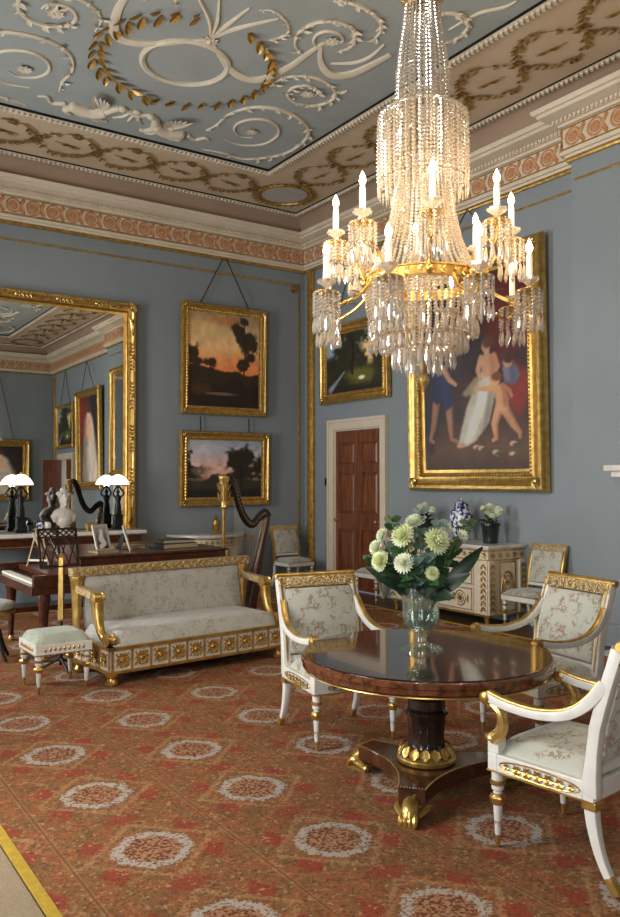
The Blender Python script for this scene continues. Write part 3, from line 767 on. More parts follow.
def land_sunset():
    p = Paint(110, 136, 0.8, 3)
    p.grad([(0, (44, 32, 24)), (.36, (46, 34, 24)), (.38, (204, 118, 66)), (.5, (206, 132, 80)), (.64, (204, 160, 110)), (.8, (172, 146, 102)), (1, (130, 112, 80))])
    p.blob(.25, .8, .25, .12, (186, 152, 104), .7, .5, .7); p.blob(.5, .92, .3, .05, (150, 86, 50), .8, .5, .6); p.blob(.6, .68, .25, .08, (206, 160, 108), .8, .5, .6)
    p.area(sm(-(p.V - .40 - .05 * np.sin(p.U * 5 + 1) + (p.n - .5) * .1), 0, .02), (44, 32, 24)); p.area(sm(-(p.V - .27 + (p.n - .5) * .2), 0, .03) * .8, (28, 22, 18))
    p.blob(.45, .15, .2, .015, (120, 98, 72), .4, .5, .8); p.blob(.2, .2, .14, .06, (84, 50, 28), .7, .5, .6)
    for u, v, a, b in ((.07, .56, .06, .10), (.10, .47, .09, .05), (.30, .47, .09, .05), (.70, .83, .09, .06), (.83, .70, .11, .09), (.76, .93, .06, .04), (.72, .74, .07, .05), (.86, .56, .05, .04), (.76, .47, .07, .05)): p.blob(u, v, a, b, (46, 36, 26), .8, .3)
    p.line([(.77, .36), (.79, .6), (.77, .95)], .008, (40, 30, 22)); p.line([(.30, .38), (.31, .46)], .008, (40, 30, 22))
    return p.done()
def land_oak():
    p = Paint(110, 86, 1.3, 21)
    p.grad([(0, (28, 26, 24)), (.25, (40, 36, 30)), (.38, (180, 138, 118)), (.55, (186, 150, 136)), (.75, (160, 154, 158)), (1, (124, 134, 148))])
    p.blob(.2, .85, .25, .1, (170, 164, 160), .8, .5, .5); p.area(sm(-(p.V - .36 - (p.n - .5) * .3 + .05 * np.sin(p.U * 9)), 0, .04), (46, 42, 30))
    for u, v, a, b in ((.70, .72, .14, .13), (.64, .60, .12, .10), (.78, .62, .14, .12), (.74, .45, .16, .10), (.95, .55, .08, .2), (.03, .52, .07, .2), (.1, .45, .1, .1), (.55, .36, .1, .06)): p.blob(u, v, a, b, (34, 32, 24), .9, .3)
    p.blob(.2, .45, .12, .07, (126, 104, 88), .7, .4, .7); p.line([(.72, .2), (.71, .6)], .02, (28, 24, 20)); p.area(sm(-(p.V - .2), 0, .1) * .8, (24, 22, 20)); p.blob(.42, .22, .03, .06, (110, 92, 70), .5, .4)
    return p.done()
def land_wood():
    p = Paint(84, 66, 1.3, 33)
    p.grad([(0, (28, 26, 22)), (.3, (40, 42, 28)), (.6, (52, 54, 38)), (.8, (120, 118, 104)), (1, (112, 124, 134))])
    p.blob(.78, .68, .12, .22, (206, 174, 112), .6, .4); p.blob(.15, .72, .14, .16, (128, 138, 150), .6, .4)
    for u, v, a, b in ((.42, .75, .2, .25), (.55, .9, .25, .12), (.95, .6, .09, .4), (.2, .45, .25, .14), (.62, .5, .1, .14), (.35, .55, .2, .2)): p.blob(u, v, a, b, (36, 36, 26), .9, .3)
    p.blob(.62, .25, .22, .12, (92, 96, 40), .7, .5, .8); p.line([(.08, .08), (.2, .2), (.34, .35)], [.05, .03, .01], (112, 122, 134), .6); p.line([(.48, .3), (.5, .7), (.46, .95)], .025, (26, 22, 18)); p.blob(.64, .22, .05, .03, (210, 196, 170), .5, .4)
    return p.done()
def figures():
    p = Paint(126, 200, 0.72, 55)
    def c(x, y): return ((x - 78) / 422, (600 - y) / 852)
    def cs(*q): return [c(*t) for t in q]
    p.grad([(0, (66, 48, 38)), (.10, (98, 72, 54)), (.20, (74, 52, 42)), (.30, (46, 34, 32)), (.6, (40, 32, 32)), (1, (46, 40, 42))])
    p.blob(.84, .78, .22, .26, (88, 28, 26), .5, .4); p.blob(.5, .85, .16, .14, (70, 24, 24), .6, .4); p.blob(.90, .40, .10, .13, (126, 44, 34), .5, .3); p.blob(.05, .5, .14, .4, (30, 32, 44), .5, .4); p.blob(.42, .40, .14, .08, (74, 34, 30), .6, .4, .6)
    skin, sh = (190, 146, 116), (104, 68, 52)
    for leg in (cs((138, 280), (122, 400), (108, 455), (122, 465)), cs((190, 290), (196, 400), (200, 455), (222, 468))): p.line(leg, [.028, .02, .012, .010], (158, 116, 92), .4, 1, sh)
    p.poly(cs((118, 40), (180, 30), (198, 120), (208, 220), (214, 300), (180, 330), (165, 285), (140, 295), (112, 270), (112, 160)), (34, 42, 70)); p.poly(cs((150, 60), (175, 60), (190, 250), (170, 270)), (50, 60, 92), .6); p.poly(cs((112, 150), (132, 150), (138, 280), (114, 270)), (26, 32, 56), .7)
    p.line(cs((172, 140), (196, 190), (222, 216)), [.020, .016, .010], skin, .4, 1, sh); p.blob(*c(150, 10), .05, .036, skin, .1, .3); p.blob(*c(148, 0), .06, .03, (50, 36, 28), .3, .3)
    p.poly(cs((325, 175), (372, 170), (380, 240), (368, 320), (352, 392), (300, 470), (262, 492), (226, 486), (246, 400), (262, 330), (292, 250)), (186, 180, 162)); p.poly(cs((318, 250), (350, 250), (330, 360), (280, 470), (250, 480), (290, 350)), (216, 210, 194), .8); p.poly(cs((355, 250), (374, 250), (352, 390), (325, 430)), (132, 122, 108), .7)
    p.poly(cs((300, 190), (322, 200), (300, 270), (262, 275), (246, 262)), (156, 146, 112), .85); p.line(cs((250, 484), (238, 490), (226, 488)), [.012, .010, .008], skin, .4)
    p.poly(cs((322, 110), (376, 105), (382, 170), (366, 200), (330, 200)), skin); p.poly(cs((358, 115), (378, 115), (382, 175), (360, 195)), (150, 98, 72), .6); p.line(cs((326, 118), (312, 165), (322, 205)), [.020, .016, .012], skin, .4); p.line(cs((374, 115), (388, 160), (372, 200)), [.018, .015, .010], (180, 126, 94), .4); p.line(cs((348, 105), (346, 86)), .018, skin); p.blob(*c(345, 66), .042, .032, skin, .1, .25); p.blob(*c(352, 52), .055, .028, (86, 54, 36), .3, .3)
    p.line(cs((392, 330), (372, 400), (378, 462), (366, 470)), [.030, .022, .013, .010], (192, 142, 106), .3, 1, sh); p.line(cs((408, 335), (440, 405), (464, 445), (464, 462)), [.030, .022, .013, .010], (182, 132, 98), .3, 1, sh)
    p.poly(cs((368, 238), (408, 240), (426, 300), (422, 348), (384, 350), (376, 300)), (198, 148, 110)); p.poly(cs((402, 245), (410, 245), (428, 310), (420, 346), (406, 330)), (140, 90, 64), .6); p.line(cs((376, 246), (338, 250), (302, 246)), [.018, .013, .009], (208, 148, 106), .4); p.line(cs((404, 246), (430, 270), (436, 290)), [.016, .012, .010], (170, 116, 84), .4); p.blob(*c(376, 218), .048, .032, (206, 150, 110), .1, .25); p.blob(*c(384, 204), .05, .025, (112, 66, 40), .3, .3)
    p.poly(cs((404, 165), (450, 160), (470, 210), (450, 250), (410, 235)), (92, 92, 112)); p.poly(cs((410, 170), (430, 168), (436, 230), (414, 228)), (128, 126, 140), .6); p.blob(*c(424, 148), .042, .03, (186, 136, 106), .1, .3); p.blob(*c(426, 136), .046, .022, (60, 42, 34), .3, .3)
    for x, y in ((300, 496), (320, 502), (388, 528), (440, 488), (436, 530), (375, 520)): p.blob(*c(x, y), .028, .011, (196, 170, 148), .6, .4); p.blob(*c(x + 12, y + 6), .03, .009, (70, 72, 44), .6, .4)
    return p.done() * .80
def portrait(seed=70, drape=(110, 36, 32)):
    p = Paint(60, 96, .65, seed)
    p.grad([(0, (40, 30, 24)), (.5, (46, 36, 32)), (1, (34, 30, 30))]); p.blob(.75, .75, .3, .3, drape, .5, .4)
    p.line([(.5, .66), (.48, .4), (.45, .1)], [.14, .2, .26], (190, 176, 160), .3, 1, (96, 84, 76)); p.line([(.5, .7), (.5, .6)], [.06, .1], (206, 160, 128), .3); p.blob(.5, .80, .09, .08, (208, 164, 132), .1, .3); p.blob(.5, .86, .11, .06, (70, 50, 38), .3, .3)
    return p.done()
def canvas(w2, h2, img, parent, y=-0.02):
    ny, nx, _ = img.shape; xs = np.linspace(-w2 / 2, w2 / 2, nx); zs = np.linspace(0, h2, ny)
    vs = [(x, y, z) for z in zs for x in xs]
    fs = [(j * nx + i, j * nx + i + 1, (j + 1) * nx + i + 1, (j + 1) * nx + i) for j in range(ny - 1) for i in range(nx - 1)]
    me = bpy.data.meshes.new('canvas'); me.from_pydata(vs, [], fs)
    at = me.color_attributes.new('pigment', 'FLOAT_COLOR', 'POINT')
    c = np.ones((ny * nx, 4), np.float32); s = img.reshape(-1, 3); c[:, :3] = np.where(s <= 0.04045, s / 12.92, ((s + 0.055) / 1.055) ** 2.4)
    at.data.foreach_set('color', c.ravel()); me.materials.append(MATS['oil_paint'])
    return link('canvas', me, parent)
def frame_prof(mb, w2, h2, prof):
    """mitred frame round a sight opening w2 x h2 whose lower edge is z=0; prof = (outwards, forwards)"""
    vs = []; n = len(prof)
    for t, d in prof: vs += [(-w2 / 2 - t, -d, -t), (w2 / 2 + t, -d, -t), (w2 / 2 + t, -d, h2 + t), (-w2 / 2 - t, -d, h2 + t)]
    fs = []
    for j in range(n):
        j2 = (j + 1) % n
        for i in range(4): i2 = (i + 1) % 4; fs.append((4 * j + i, 4 * j + i2, 4 * j2 + i2, 4 * j2 + i))
    return mb.add(vs, fs)
def gilt_frame(parent, w2, h2, fw, dp=0.07, mat='gold', beads=True, shells=False, name='frame'):
    f = fw
    prof = [(-0.012, 0.0), (-0.012, 0.022), (0.1 * f, 0.032), (0.16 * f, 0.05 * dp / .07), (0.30 * f, 0.034 * dp / .07), (0.55 * f, 0.045 * dp / .07), (0.72 * f, dp), (0.86 * f, dp * 1.02), (0.95 * f, dp * .8), (f, dp * 0.5), (f, 0.0)]
    fr = frame_prof(MB(), w2, h2, prof).build(name, mat, parent)
    if beads:
        bd = MB(); p = 0.045
        for t in (0.20 * f,):
            W2, H2 = w2 + 2 * t, h2 + 2 * t
            nx, nz = int(W2 / p), int(H2 / p)
            for i in range(nx + 1):
                for z in (-t, h2 + t): bd.ball((-W2 / 2 + W2 * i / nx, -0.05 * dp / .07, z), (0.017, 0.012, 0.014), 6, 4)
            for i in range(1, nz):
                for x in (-W2 / 2, W2 / 2): bd.ball((x, -0.05 * dp / .07, -t + H2 * i / nz), (0.014, 0.012, 0.017), 6, 4)
        bd.build('beading', 'gold_bright', fr, smooth=True)
    for sx in (-1, 1):
        for z, sz in ((-0.5 * f, -1), (h2 + 0.5 * f, 1)):
            cn = MB(); c = (sx * (w2 / 2 + .5 * f), -dp * .98, z)
            for k in range(7 if shells else 5):
                ang = (k - (3 if shells else 2)) * .62; d = Matrix.Rotation(ang, 3, 'Y') @ Vector((sx, 0, sz)).normalized() * (1 if abs(k - 2) < 9 else 1)
                cn.leaf((c[0] - d.x * f * .1, c[1], c[2] - d.z * f * .1), (d.x, -.12, d.z), (0, -1, 0), f * (.62 if shells else .42), f * (.34 if shells else .24), .35)
            cn.ball(c, (f * .17, .018, f * .17), 10, 6)
            if shells:
                pts = bez([(c[0] - sx * f * .1, c[1], c[2] - sz * 1.0 * f), (c[0] + sx * f * .1, c[1] - .01, c[2] - sz * 1.6 * f), (c[0], c[1], c[2] - sz * 2.4 * f)], 5); cn.tube(pts, lerps([.10 * f, .2 * f, .04 * f], len(pts)), 7)
                pts = bez([(c[0] - sx * 1.0 * f, c[1], c[2] - sz * f * .1), (c[0] - sx * 1.6 * f, c[1] - .01, c[2] + sz * f * .1), (c[0] - sx * 2.4 * f, c[1], c[2])], 5); cn.tube(pts, lerps([.10 * f, .2 * f, .04 * f], len(pts)), 7)
            cn.build('corner_ornament', 'gold_bright', fr)
    if shells:
        def cluster(x, z, along_x):
            cl = MB()
            for q in range(-3, 4):
                o = q * f * .32; px, pz = (x + o, z) if along_x else (x, z + o)
                for s2 in (1, -1):
                    d = (1 if q >= 0 else -1, s2) if along_x else (s2, 1 if q >= 0 else -1)
                    cl.leaf((px, -dp * .98, pz), (d[0], -.25, d[1]), (0, -1, 0), f * .36, f * .2, .35, seg=2)
            cl.ball((x, -dp, z), (f * .2, .02, f * .2), 8, 5); cl.build('leaf_cluster', 'gold_bright', fr)
        for zz in (.22, .42, .62, .8):
            for sx in (-1, 1): cluster(sx * (w2 / 2 + .55 * f), h2 * zz, False)
        for xx in (-.28, 0, .28): cluster(w2 * xx, h2 + .55 * f, True)
    return fr
def chains(parent, pts, tilt=0.0):
    for a, b in pts:
        a, b = Vector(a), Vector(b); L = (b - a).length; n = max(6, int(L / 0.03)); mb = MB()
        for i in range(n):
            c = a + (b - a) * ((i + 0.5) / n); mb.cbox(c, (0.016 if i % 2 else 0.008, 0.008 if i % 2 else 0.016, L / n * 1.15), 0, 0, math.atan2((b - a).x, (b - a).z))
        mb.build('hanging_chain', 'chain_metal', parent, smooth=False)
def picture(label, img, loc, rz, w2, h2, fw, lean, wires=None, dp=0.07, shells=False, rail=None, cat='painting', name='framed_painting'):
    """loc = lower centre of the OUTER frame on the wall, w2/h2 outer size"""
    t = thing(name, label, cat, loc, rz)
    t.rotation_euler = (lean, 0, rz)
    sw, sh = w2 - 2 * fw, h2 - 2 * fw
    e = MB().box(-sw / 2 - fw * .8, sw / 2 + fw * .8, -0.018, 0.0, fw * .2, fw + sh + fw * .8).build('backing_board', 'mahogany_dark', t, smooth=False)
    cvs = canvas(sw + 0.02, sh + 0.02, img, t); cvs.location = (0, -0.002, fw - 0.01)
    f = gilt_frame(t, sw, sh, fw, dp, shells=shells); f.location = (0, 0, fw)
    if wires: chains(t, wires)
    return t
RW = -PI / 2
# mirror wall: two landscapes, one hung below the other
picture('gilt-framed sunset landscape with tall tree, hung above another landscape', land_sunset(), (5.83, YF - 0.03, 2.66), 0, 1.48, 1.69, 0.12, 0.012,
        [((-0.42, -0.02, 1.69), (-0.03, 0.0, 2.43)), ((0.42, -0.02, 1.69), (0.03, 0.0, 2.43))])
picture('gilt-framed landscape with dark oak against pale sky, hung below the sunset picture', land_oak(), (5.85, YF - 0.03, 1.27), 0, 1.55, 1.14, 0.125, 0.012,
        [((-0.42, -0.01, 1.14), (-0.42, 0.0, 1.36)), ((0.42, -0.01, 1.14), (0.42, 0.0, 1.36))])
# chimney wall
picture('gilt-framed dark woodland landscape hung over the mahogany door', land_wood(), (XW - 0.03, 9.70, 2.85), RW, 1.70, 1.22, 0.15, 0.012,
        [((-0.45, -0.02, 1.22), (0.0, 0.0, 2.22)), ((0.45, -0.02, 1.22), (0.0, 0.0, 2.22))])
picture('large gilt-framed painting of classical figures hung above the white commode', figures(), (XW - 0.03, 7.21, 1.53), RW, 2.32, 2.95, 0.26, 0.02,
        [((-0.55, -0.04, 2.95), (0.0, -0.05, 3.52)), ((0.55, -0.04, 2.95), (0.0, -0.05, 3.52))], dp=0.11)
picture('large gilt-framed portrait of a lady, reflected in the pier glass', portrait(), (XW - 0.03, 0.45, 1.53), RW, 2.0, 2.75, 0.2, 0.02,
        [((-0.5, -0.04, 2.75), (0.0, -0.05, 3.5)), ((0.5, -0.04, 2.75), (0.0, -0.05, 3.5))], dp=0.10)
picture('small landscape in a thin gilt frame near the far corner, seen in reflection', land_wood()[:, ::-1], (XW - 0.03, -1.75, 2.75), RW, 1.6, 1.3, 0.10, 0.012,
        [((-0.45, -0.02, 1.3), (0.0, 0.0, 2.3)), ((0.45, -0.02, 1.3), (0.0, 0.0, 2.3))])
picture('dark gilt-framed portrait on the wall facing the pier glass', portrait(91, (60, 40, 34)), (5.72, YB + 0.03, 1.2), PI, 1.85, 1.85, 0.2, 0.012,
        [((-0.45, -0.02, 1.85), (0.0, 0.0, 3.85)), ((0.45, -0.02, 1.85), (0.0, 0.0, 3.85))], dp=0.1)

# pier glass over the console
t = thing('pier_glass', 'huge gilt-framed mirror standing on the marble console table', 'mirror', (3.25, YF - 0.045, 0.80)); t.rotation_euler = (-0.006, 0, 0)
sw, sh, fw = 1.94, 3.08, 0.165
MB().box(-sw / 2 - .1, sw / 2 + .1, -0.016, 0.0, 0.05, sh + .25).build('backing_board', 'mahogany_dark', t, smooth=False)
MB().box(-sw / 2 - .02, sw / 2 + .02, -0.022, -0.017, fw - 0.02, fw + sh + .02).build('mirror_pane', 'mirror_glass', t, smooth=False)
f = gilt_frame(t, sw, sh, fw, 0.10, mat='gold', beads=False, shells=True); f.location = (0, 0, fw)
# overmantel glass on the chimney breast
t = thing('overmantel_mirror', 'tall gilt-framed overmantel mirror on the chimney breast', 'mirror', (XB - 0.03, 3.75, 1.86), RW)
sw, sh, fw = 1.66, 2.35, 0.15
MB().box(-sw / 2 - .1, sw / 2 + .1, -0.016, 0.0, 0.05, sh + .25).build('backing_board', 'mahogany_dark', t, smooth=False)
MB().box(-sw / 2 - .02, sw / 2 + .02, -0.022, -0.017, fw - 0.02, fw + sh + .02).build('mirror_pane', 'mirror_glass', t, smooth=False)
f = gilt_frame(t, sw, sh, fw, 0.09); f.location = (0, 0, fw)
# chimneypiece
t = thing('chimneypiece', 'white marble chimneypiece with projecting mantelshelf', 'fireplace', (XB, 3.95, 0), RW)
MB().box(-1.05, 1.05, -0.27, 0, 1.76, 1.82).box(-1.0, 1.0, -0.22, 0, 1.70, 1.76).build('mantelshelf', 'white_marble', t, smooth=False, bevel=0.008)
MB().box(-0.92, 0.92, -0.10, 0, 1.02, 1.70).build('lintel', 'white_marble', t, smooth=False, bevel=0.006)
for s in (-1, 1): MB().box(min(s * .55, s * .92), max(s * .55, s * .92), -0.12, 0, 0, 1.02).build('jamb', 'white_marble', t, smooth=False, bevel=0.006)
MB().box(-1.0, 1.0, -0.5, -0.13, 0, 0.02).build('hearth', 'white_marble', t, smooth=False)
# ================================================================ FLOOR COVERINGS
t = thing('carpet', 'rust-red woven carpet with pale octagonal medallions and yellow binding', 'carpet', (0, 0, 0))
MB().box(0.955, 6.62, -2.6, 10.35, 0.0005, 0.012).build('pile', 'carpet', t, smooth=False)
b = MB()
for a in ((0.915, 0.96, -2.64, 10.39), (6.615, 6.66, -2.64, 10.39)): b.box(a[0], a[1], a[2], a[3], 0.0005, 0.015)
for a in ((-2.64, -2.595), (10.345, 10.39)): b.box(0.96, 6.615, a[0], a[1], 0.0005, 0.015)
b.build('binding', 'binding_yellow', t, smooth=False)
tag(MB().box(-0.40, 0.905, -3.0, 10.6, 0.0005, 0.008).build('visitor_runner', 'runner', smooth=False), 'plain beige runner along the window side of the carpet', 'runner')

# ================================================================ ARMCHAIRS
def stile_y(z):
    return float(np.interp(z, [0.36, 0.5, 0.65, 0.8, 0.92, 1.0], [0.215, 0.225, 0.245, 0.285, 0.325, 0.35]))
def turned_leg(parent, x, y, z1, white='white_paint', r=0.028):
    lg = MB().lathe([(0.010, 0.05), (0.014, 0.06), (r * .80, z1 * .60), (r * .9, z1 * .66), (r * .75, z1 * .68), (r * .7, z1 * .74), (r, z1 * .76), (r, z1)], 12, (x, y, 0)).build('leg', white, parent)
    MB().lathe([(r * .86, z1 * .56), (r * 1.15, z1 * .60), (r * 1.3, z1 * .655), (r * 1.0, z1 * .70), (r * .85, z1 * .71)], 12, (x, y, 0), flute=0.06, nf=6).lathe([(r * .8, z1 * .80), (r * 1.25, z1 * .83), (r * 1.3, z1 * .87), (r * .9, z1 * .89)], 12, (x, y, 0)).build('gilt_collar', 'gold', lg)
    MB().lathe([(0.006, 0.0), (0.0095, 0.006), (0.0165, 0.105), (0.018, 0.12), (0.012, 0.124)], 10, (x, y, 0)).build('gilt_tip', 'gold', lg)
    return lg
def lozenge(parent, c, axis, half, ht):
    """gilt mount of rosettes in a pointed oval on a rail face; axis 'x' front/back or 'y' side; c on the face, out = sign"""
    mb = MB(); out = c[3]
    def pt(u, w2, d): return (c[0] + u, c[1] + out * d, c[2] + w2) if axis == 'x' else (c[0] + out * d, c[1] + u, c[2] + w2)
    n = 24; up = (0, out, 0) if axis == 'x' else (out, 0, 0)
    mb.tube([pt(half * math.cos(2 * PI * k / n), ht * math.sin(2 * PI * k / n), 0.001) for k in range(n)], 0.0035, 5, closed=True)
    for k in range(7):
        u = half * 0.8 * (k - 3) / 3; rr = ht * 0.95 * math.sqrt(max(0.12, 1 - (u / half) ** 2))
        for j in range(6):
            a = 2 * PI * j / 6; d = (math.cos(a), 0, math.sin(a)) if axis == 'x' else (0, math.cos(a), math.sin(a))
            mb.leaf(pt(u, 0, 0.006), d, up, rr, rr * .8, 0.4, seg=2)
        mb.ball(pt(u, 0, 0.004), rr * .3, 6, 4)
    mb.build('gilt_mount', 'gold', parent)
def make_armchair(label):
    t = thing('armchair', label, 'chair')
    # seat
    rl = MB(); rl.box(-.30, .30, -.285, -.235, .345, .428); rl.box(-.30, .30, .19, .24, .345, .428); rl.box(-.30, -.25, -.235, .19, .345, .428); rl.box(.25, .30, -.235, .19, .345, .428)
    rail = rl.build('seat_rail', 'white_paint', t, smooth=False, bevel=0.004)
    lozenge(rail, (0, -.285, .386, -1), 'x', .21, .03)
    for s in (-1, 1): lozenge(rail, (s * .30, -.02, .386, s), 'y', .20, .03)
    gl = MB(); gl.box(-.303, .303, -.288, .243, .345, .353); gl.build('gilt_edge', 'gold', rail, smooth=False)
    cu = MB(); n = 12
    for j in range(n + 1):
        for i in range(n + 1):
            u, v = i / n * 2 - 1, j / n * 2 - 1; e = max(0, (1 - u ** 6)) * max(0, (1 - v ** 6))
            cu.v.append((u * .272, -.025 + v * .245, .425 + .075 * e ** .4 - 0.0))
    cu.f += [(j * (n + 1) + i, j * (n + 1) + i + 1, (j + 1) * (n + 1) + i + 1, (j + 1) * (n + 1) + i) for j in range(n) for i in range(n)]
    cu.build('seat_cushion', 'silk', t, smooth='all')
    for s in (-1, 1): MB().box(s * .30 - .03 * (1 + s), s * .30 + .03 * (1 - s), -.285, -.225, .428, .495).build('corner_block', 'white_paint', t, smooth=False, bevel=0.004)
    # back
    zs = [.37, .45, .55, .65, .75, .85, .93, .985]
    for s in (-1, 1):
        st = MB().sweep([(s * .275, stile_y(z), z) for z in zs], .052, [.075, .06, .05, .05, .05, .05, .05, .05], up=(0, -1, 0)).build('back_stile', 'white_paint', t, bevel=0.004)
        MB().sweep([(s * .275, stile_y(z), z) for z in zs[1:]], .014, .006, up=(0, -1, 0), off=.027).build('gilt_fillet', 'gold', st)
    zb = [.50 + .42 * i / 10 for i in range(11)]
    bk = MB().sweep([(0, stile_y(z) - .002, z) for z in zb], .50, [.045] + [.07] * 9 + [.045], up=(0, -1, 0)).build('back_panel', 'silk', t, smooth=True, bevel=0.012)
    MB().sweep([(0, stile_y(z), z) for z in (.455, .49)], .50, .04, up=(0, -1, 0)).build('back_rail', 'white_paint', t, smooth=False)
    cr = MB().sweep([(0, stile_y(z), z) for z in (.925, .96, .995)], .60, [.05, .055, .05], up=(0, -1, 0)).build('crest_rail', 'gold_carved', t, bevel=0.004)
    sc = MB(); sc.T = Matrix.Translation((-.305, stile_y(1.0) + .012, 1.0)) @ Matrix.Rotation(PI / 2, 4, 'Y'); sc.lathe([(.02, 0), (.024, .004), (.024, .606), (.02, .61)], 12); sc.build('scroll_roll', 'gold', cr)
    sp = MB(); yc, zc2 = stile_y(.955) - .032, .957
    for k in range(9):
        x = -.25 + .0625 * k
        for q in range(5):
            a = 2 * PI * q / 5 + k; sp.leaf((x, yc, zc2), (math.cos(a), -.25, math.sin(a)), (0, -1, .2), .026, .018, .3, seg=2)
    sp.build('crest_carving', 'gold_carved', cr)
    # arms
    for s in (-1, 1):
        pth = bez([(s * .278, stile_y(.84) - .01, .84), (s * .292, .215, .745), (s * .302, .12, .682), (s * .304, -.02, .655), (s * .302, -.17, .660), (s * .30, -.285, .682)], 5)
        ar = MB().sweep(pth, .048, lerps([.05, .045, .04, .036, .036, .04], len(pth))).build('arm', 'white_paint', t, bevel=0.004)
        MB().sweep(pth, .036, .012, off=.022).build('gilt_arm_top', 'gold', ar, bevel=0.003)
        v = MB(); v.T = Matrix.Translation((s * .30 - .03, -.285, .675)) @ Matrix.Rotation(PI / 2, 4, 'Y'); v.lathe([(.02, 0), (.028, .006), (.028, .054), (.02, .06)], 12); v.build('volute', 'gold', ar)
        sup = bez([(s * .30, -.255, .495), (s * .30, -.215, .53), (s * .30, -.20, .575), (s * .30, -.215, .62), (s * .30, -.255, .645), (s * .30, -.28, .635)], 5)
        MB().tube(sup, lerps([.032, .030, .026, .022, .018, .010], len(sup)), 8).lathe([(.034, 0), (.036, .012), (.030, .022)], 10, (s * .30, -.255, .492), flute=.1, nf=5).build('arm_support', 'gold_bright', t)
    for s in (-1, 1): turned_leg(t, s * .268, -.253, .345)
    for s in (-1, 1):
        pth = bez([(s * .272, .215, .36), (s * .272, .225, .25), (s * .273, .262, .12), (s * .275, .33, .004)], 5)
        lg = MB().sweep(pth, lerps([.048, .042, .036, .03], len(pth)), lerps([.055, .046, .036, .03], len(pth)), up=(0, -1, 0)).build('leg', 'white_paint', t, bevel=0.003)
        MB().box(s * .272 - .03, s * .272 + .03, .185, .25, .315, .35).build('gilt_collar', 'gold', lg, smooth=False, bevel=0.004)
        MB().sweep(pth[-4:], .034, .034, up=(0, -1, 0)).build('gilt_tip', 'gold', lg, bevel=0.003)
    return t
def put(o, x, y, rz, label=None, z=0.0):
    o.location = (x, y, z); o.rotation_euler = (0, 0, rz)
    if label: o['label'] = label
    return o
FZ = 0.012
chA = make_armchair('white and gilt armchair drawn up to round table, nearest the sofa')
put(chA, 3.13, 4.33, -0.17, z=FZ)
chB = put(copy_tree(chA), 4.185, 3.55, -PI / 2 - 0.14, 'white and gilt armchair on the commode side of the round table', FZ)
chC = put(copy_tree(chA), 3.075, 2.385, PI + 0.12, 'white and gilt armchair facing the sofa across the round table', FZ)
for o in (chA, chB, chC): o['group'] = 'armchairs around the table'

# ================================================================ SIDE CHAIRS AGAINST THE WALLS
def make_side_chair(label):
    t = thing('side_chair', label, 'chair', group='side chairs against the walls')
    rl = MB().box(-.24, .24, -.24, .20, .34, .41).build('seat_rail', 'white_paint', t, smooth=False, bevel=.004)
    MB().box(-.243, .243, -.243, .203, .34, .348).box(-.243, .243, -.243, .203, .402, .41).build('gilt_edge', 'gold', rl, smooth=False)
    cu = MB(); n = 8
    for j in range(n + 1):
        for i in range(n + 1):
            u, v = i / n * 2 - 1, j / n * 2 - 1; cu.v.append((u * .235, -.02 + v * .215, .41 + .055 * (max(0, 1 - u ** 6) * max(0, 1 - v ** 6)) ** .4))
    cu.f += [(j * (n + 1) + i, j * (n + 1) + i + 1, (j + 1) * (n + 1) + i + 1, (j + 1) * (n + 1) + i) for j in range(n) for i in range(n)]
    cu.build('seat_cushion', 'silk', t, smooth='all')
    zs = [.36, .5, .65, .8, .94]
    for s in (-1, 1): MB().sweep([(s * .225, stile_y(z) - .03, z) for z in zs], .036, .045, up=(0, -1, 0)).build('back_stile', 'gold', t, bevel=.003)
    MB().sweep([(0, stile_y(z) - .03, z) for z in (.52, .60, .70, .80, .87)], .42, .05, up=(0, -1, 0)).build('back_panel', 'silk', t, bevel=.008)
    MB().sweep([(0, stile_y(z) - .03, z) for z in (.87, .90, .945)], .49, .05, up=(0, -1, 0)).build('crest_rail', 'gold_carved', t, bevel=.004)
    MB().sweep([(0, stile_y(z) - .03, z) for z in (.485, .515)], .42, .035, up=(0, -1, 0)).build('back_rail', 'white_paint', t, smooth=False)
    for s in (-1, 1): turned_leg(t, s * .21, -.21, .34, r=.024)
    for s in (-1, 1):
        pth = bez([(s * .22, .185, .35), (s * .22, .20, .2), (s * .222, .265, .004)], 4)
        MB().sweep(pth, .036, .036, up=(0, -1, 0)).build('leg', 'white_paint', t, bevel=.003)
    return t
sc1 = put(make_side_chair('white and gilt side chair in the corner beside the harp'), 6.82, 10.62, 0.0)
put(copy_tree(sc1), 7.03, 6.06, -PI / 2, 'white and gilt side chair against the wall right beside the white commode')
put(copy_tree(sc1), 6.98, 8.70, -PI / 2, 'white and gilt side chair between the mahogany door and the commode')

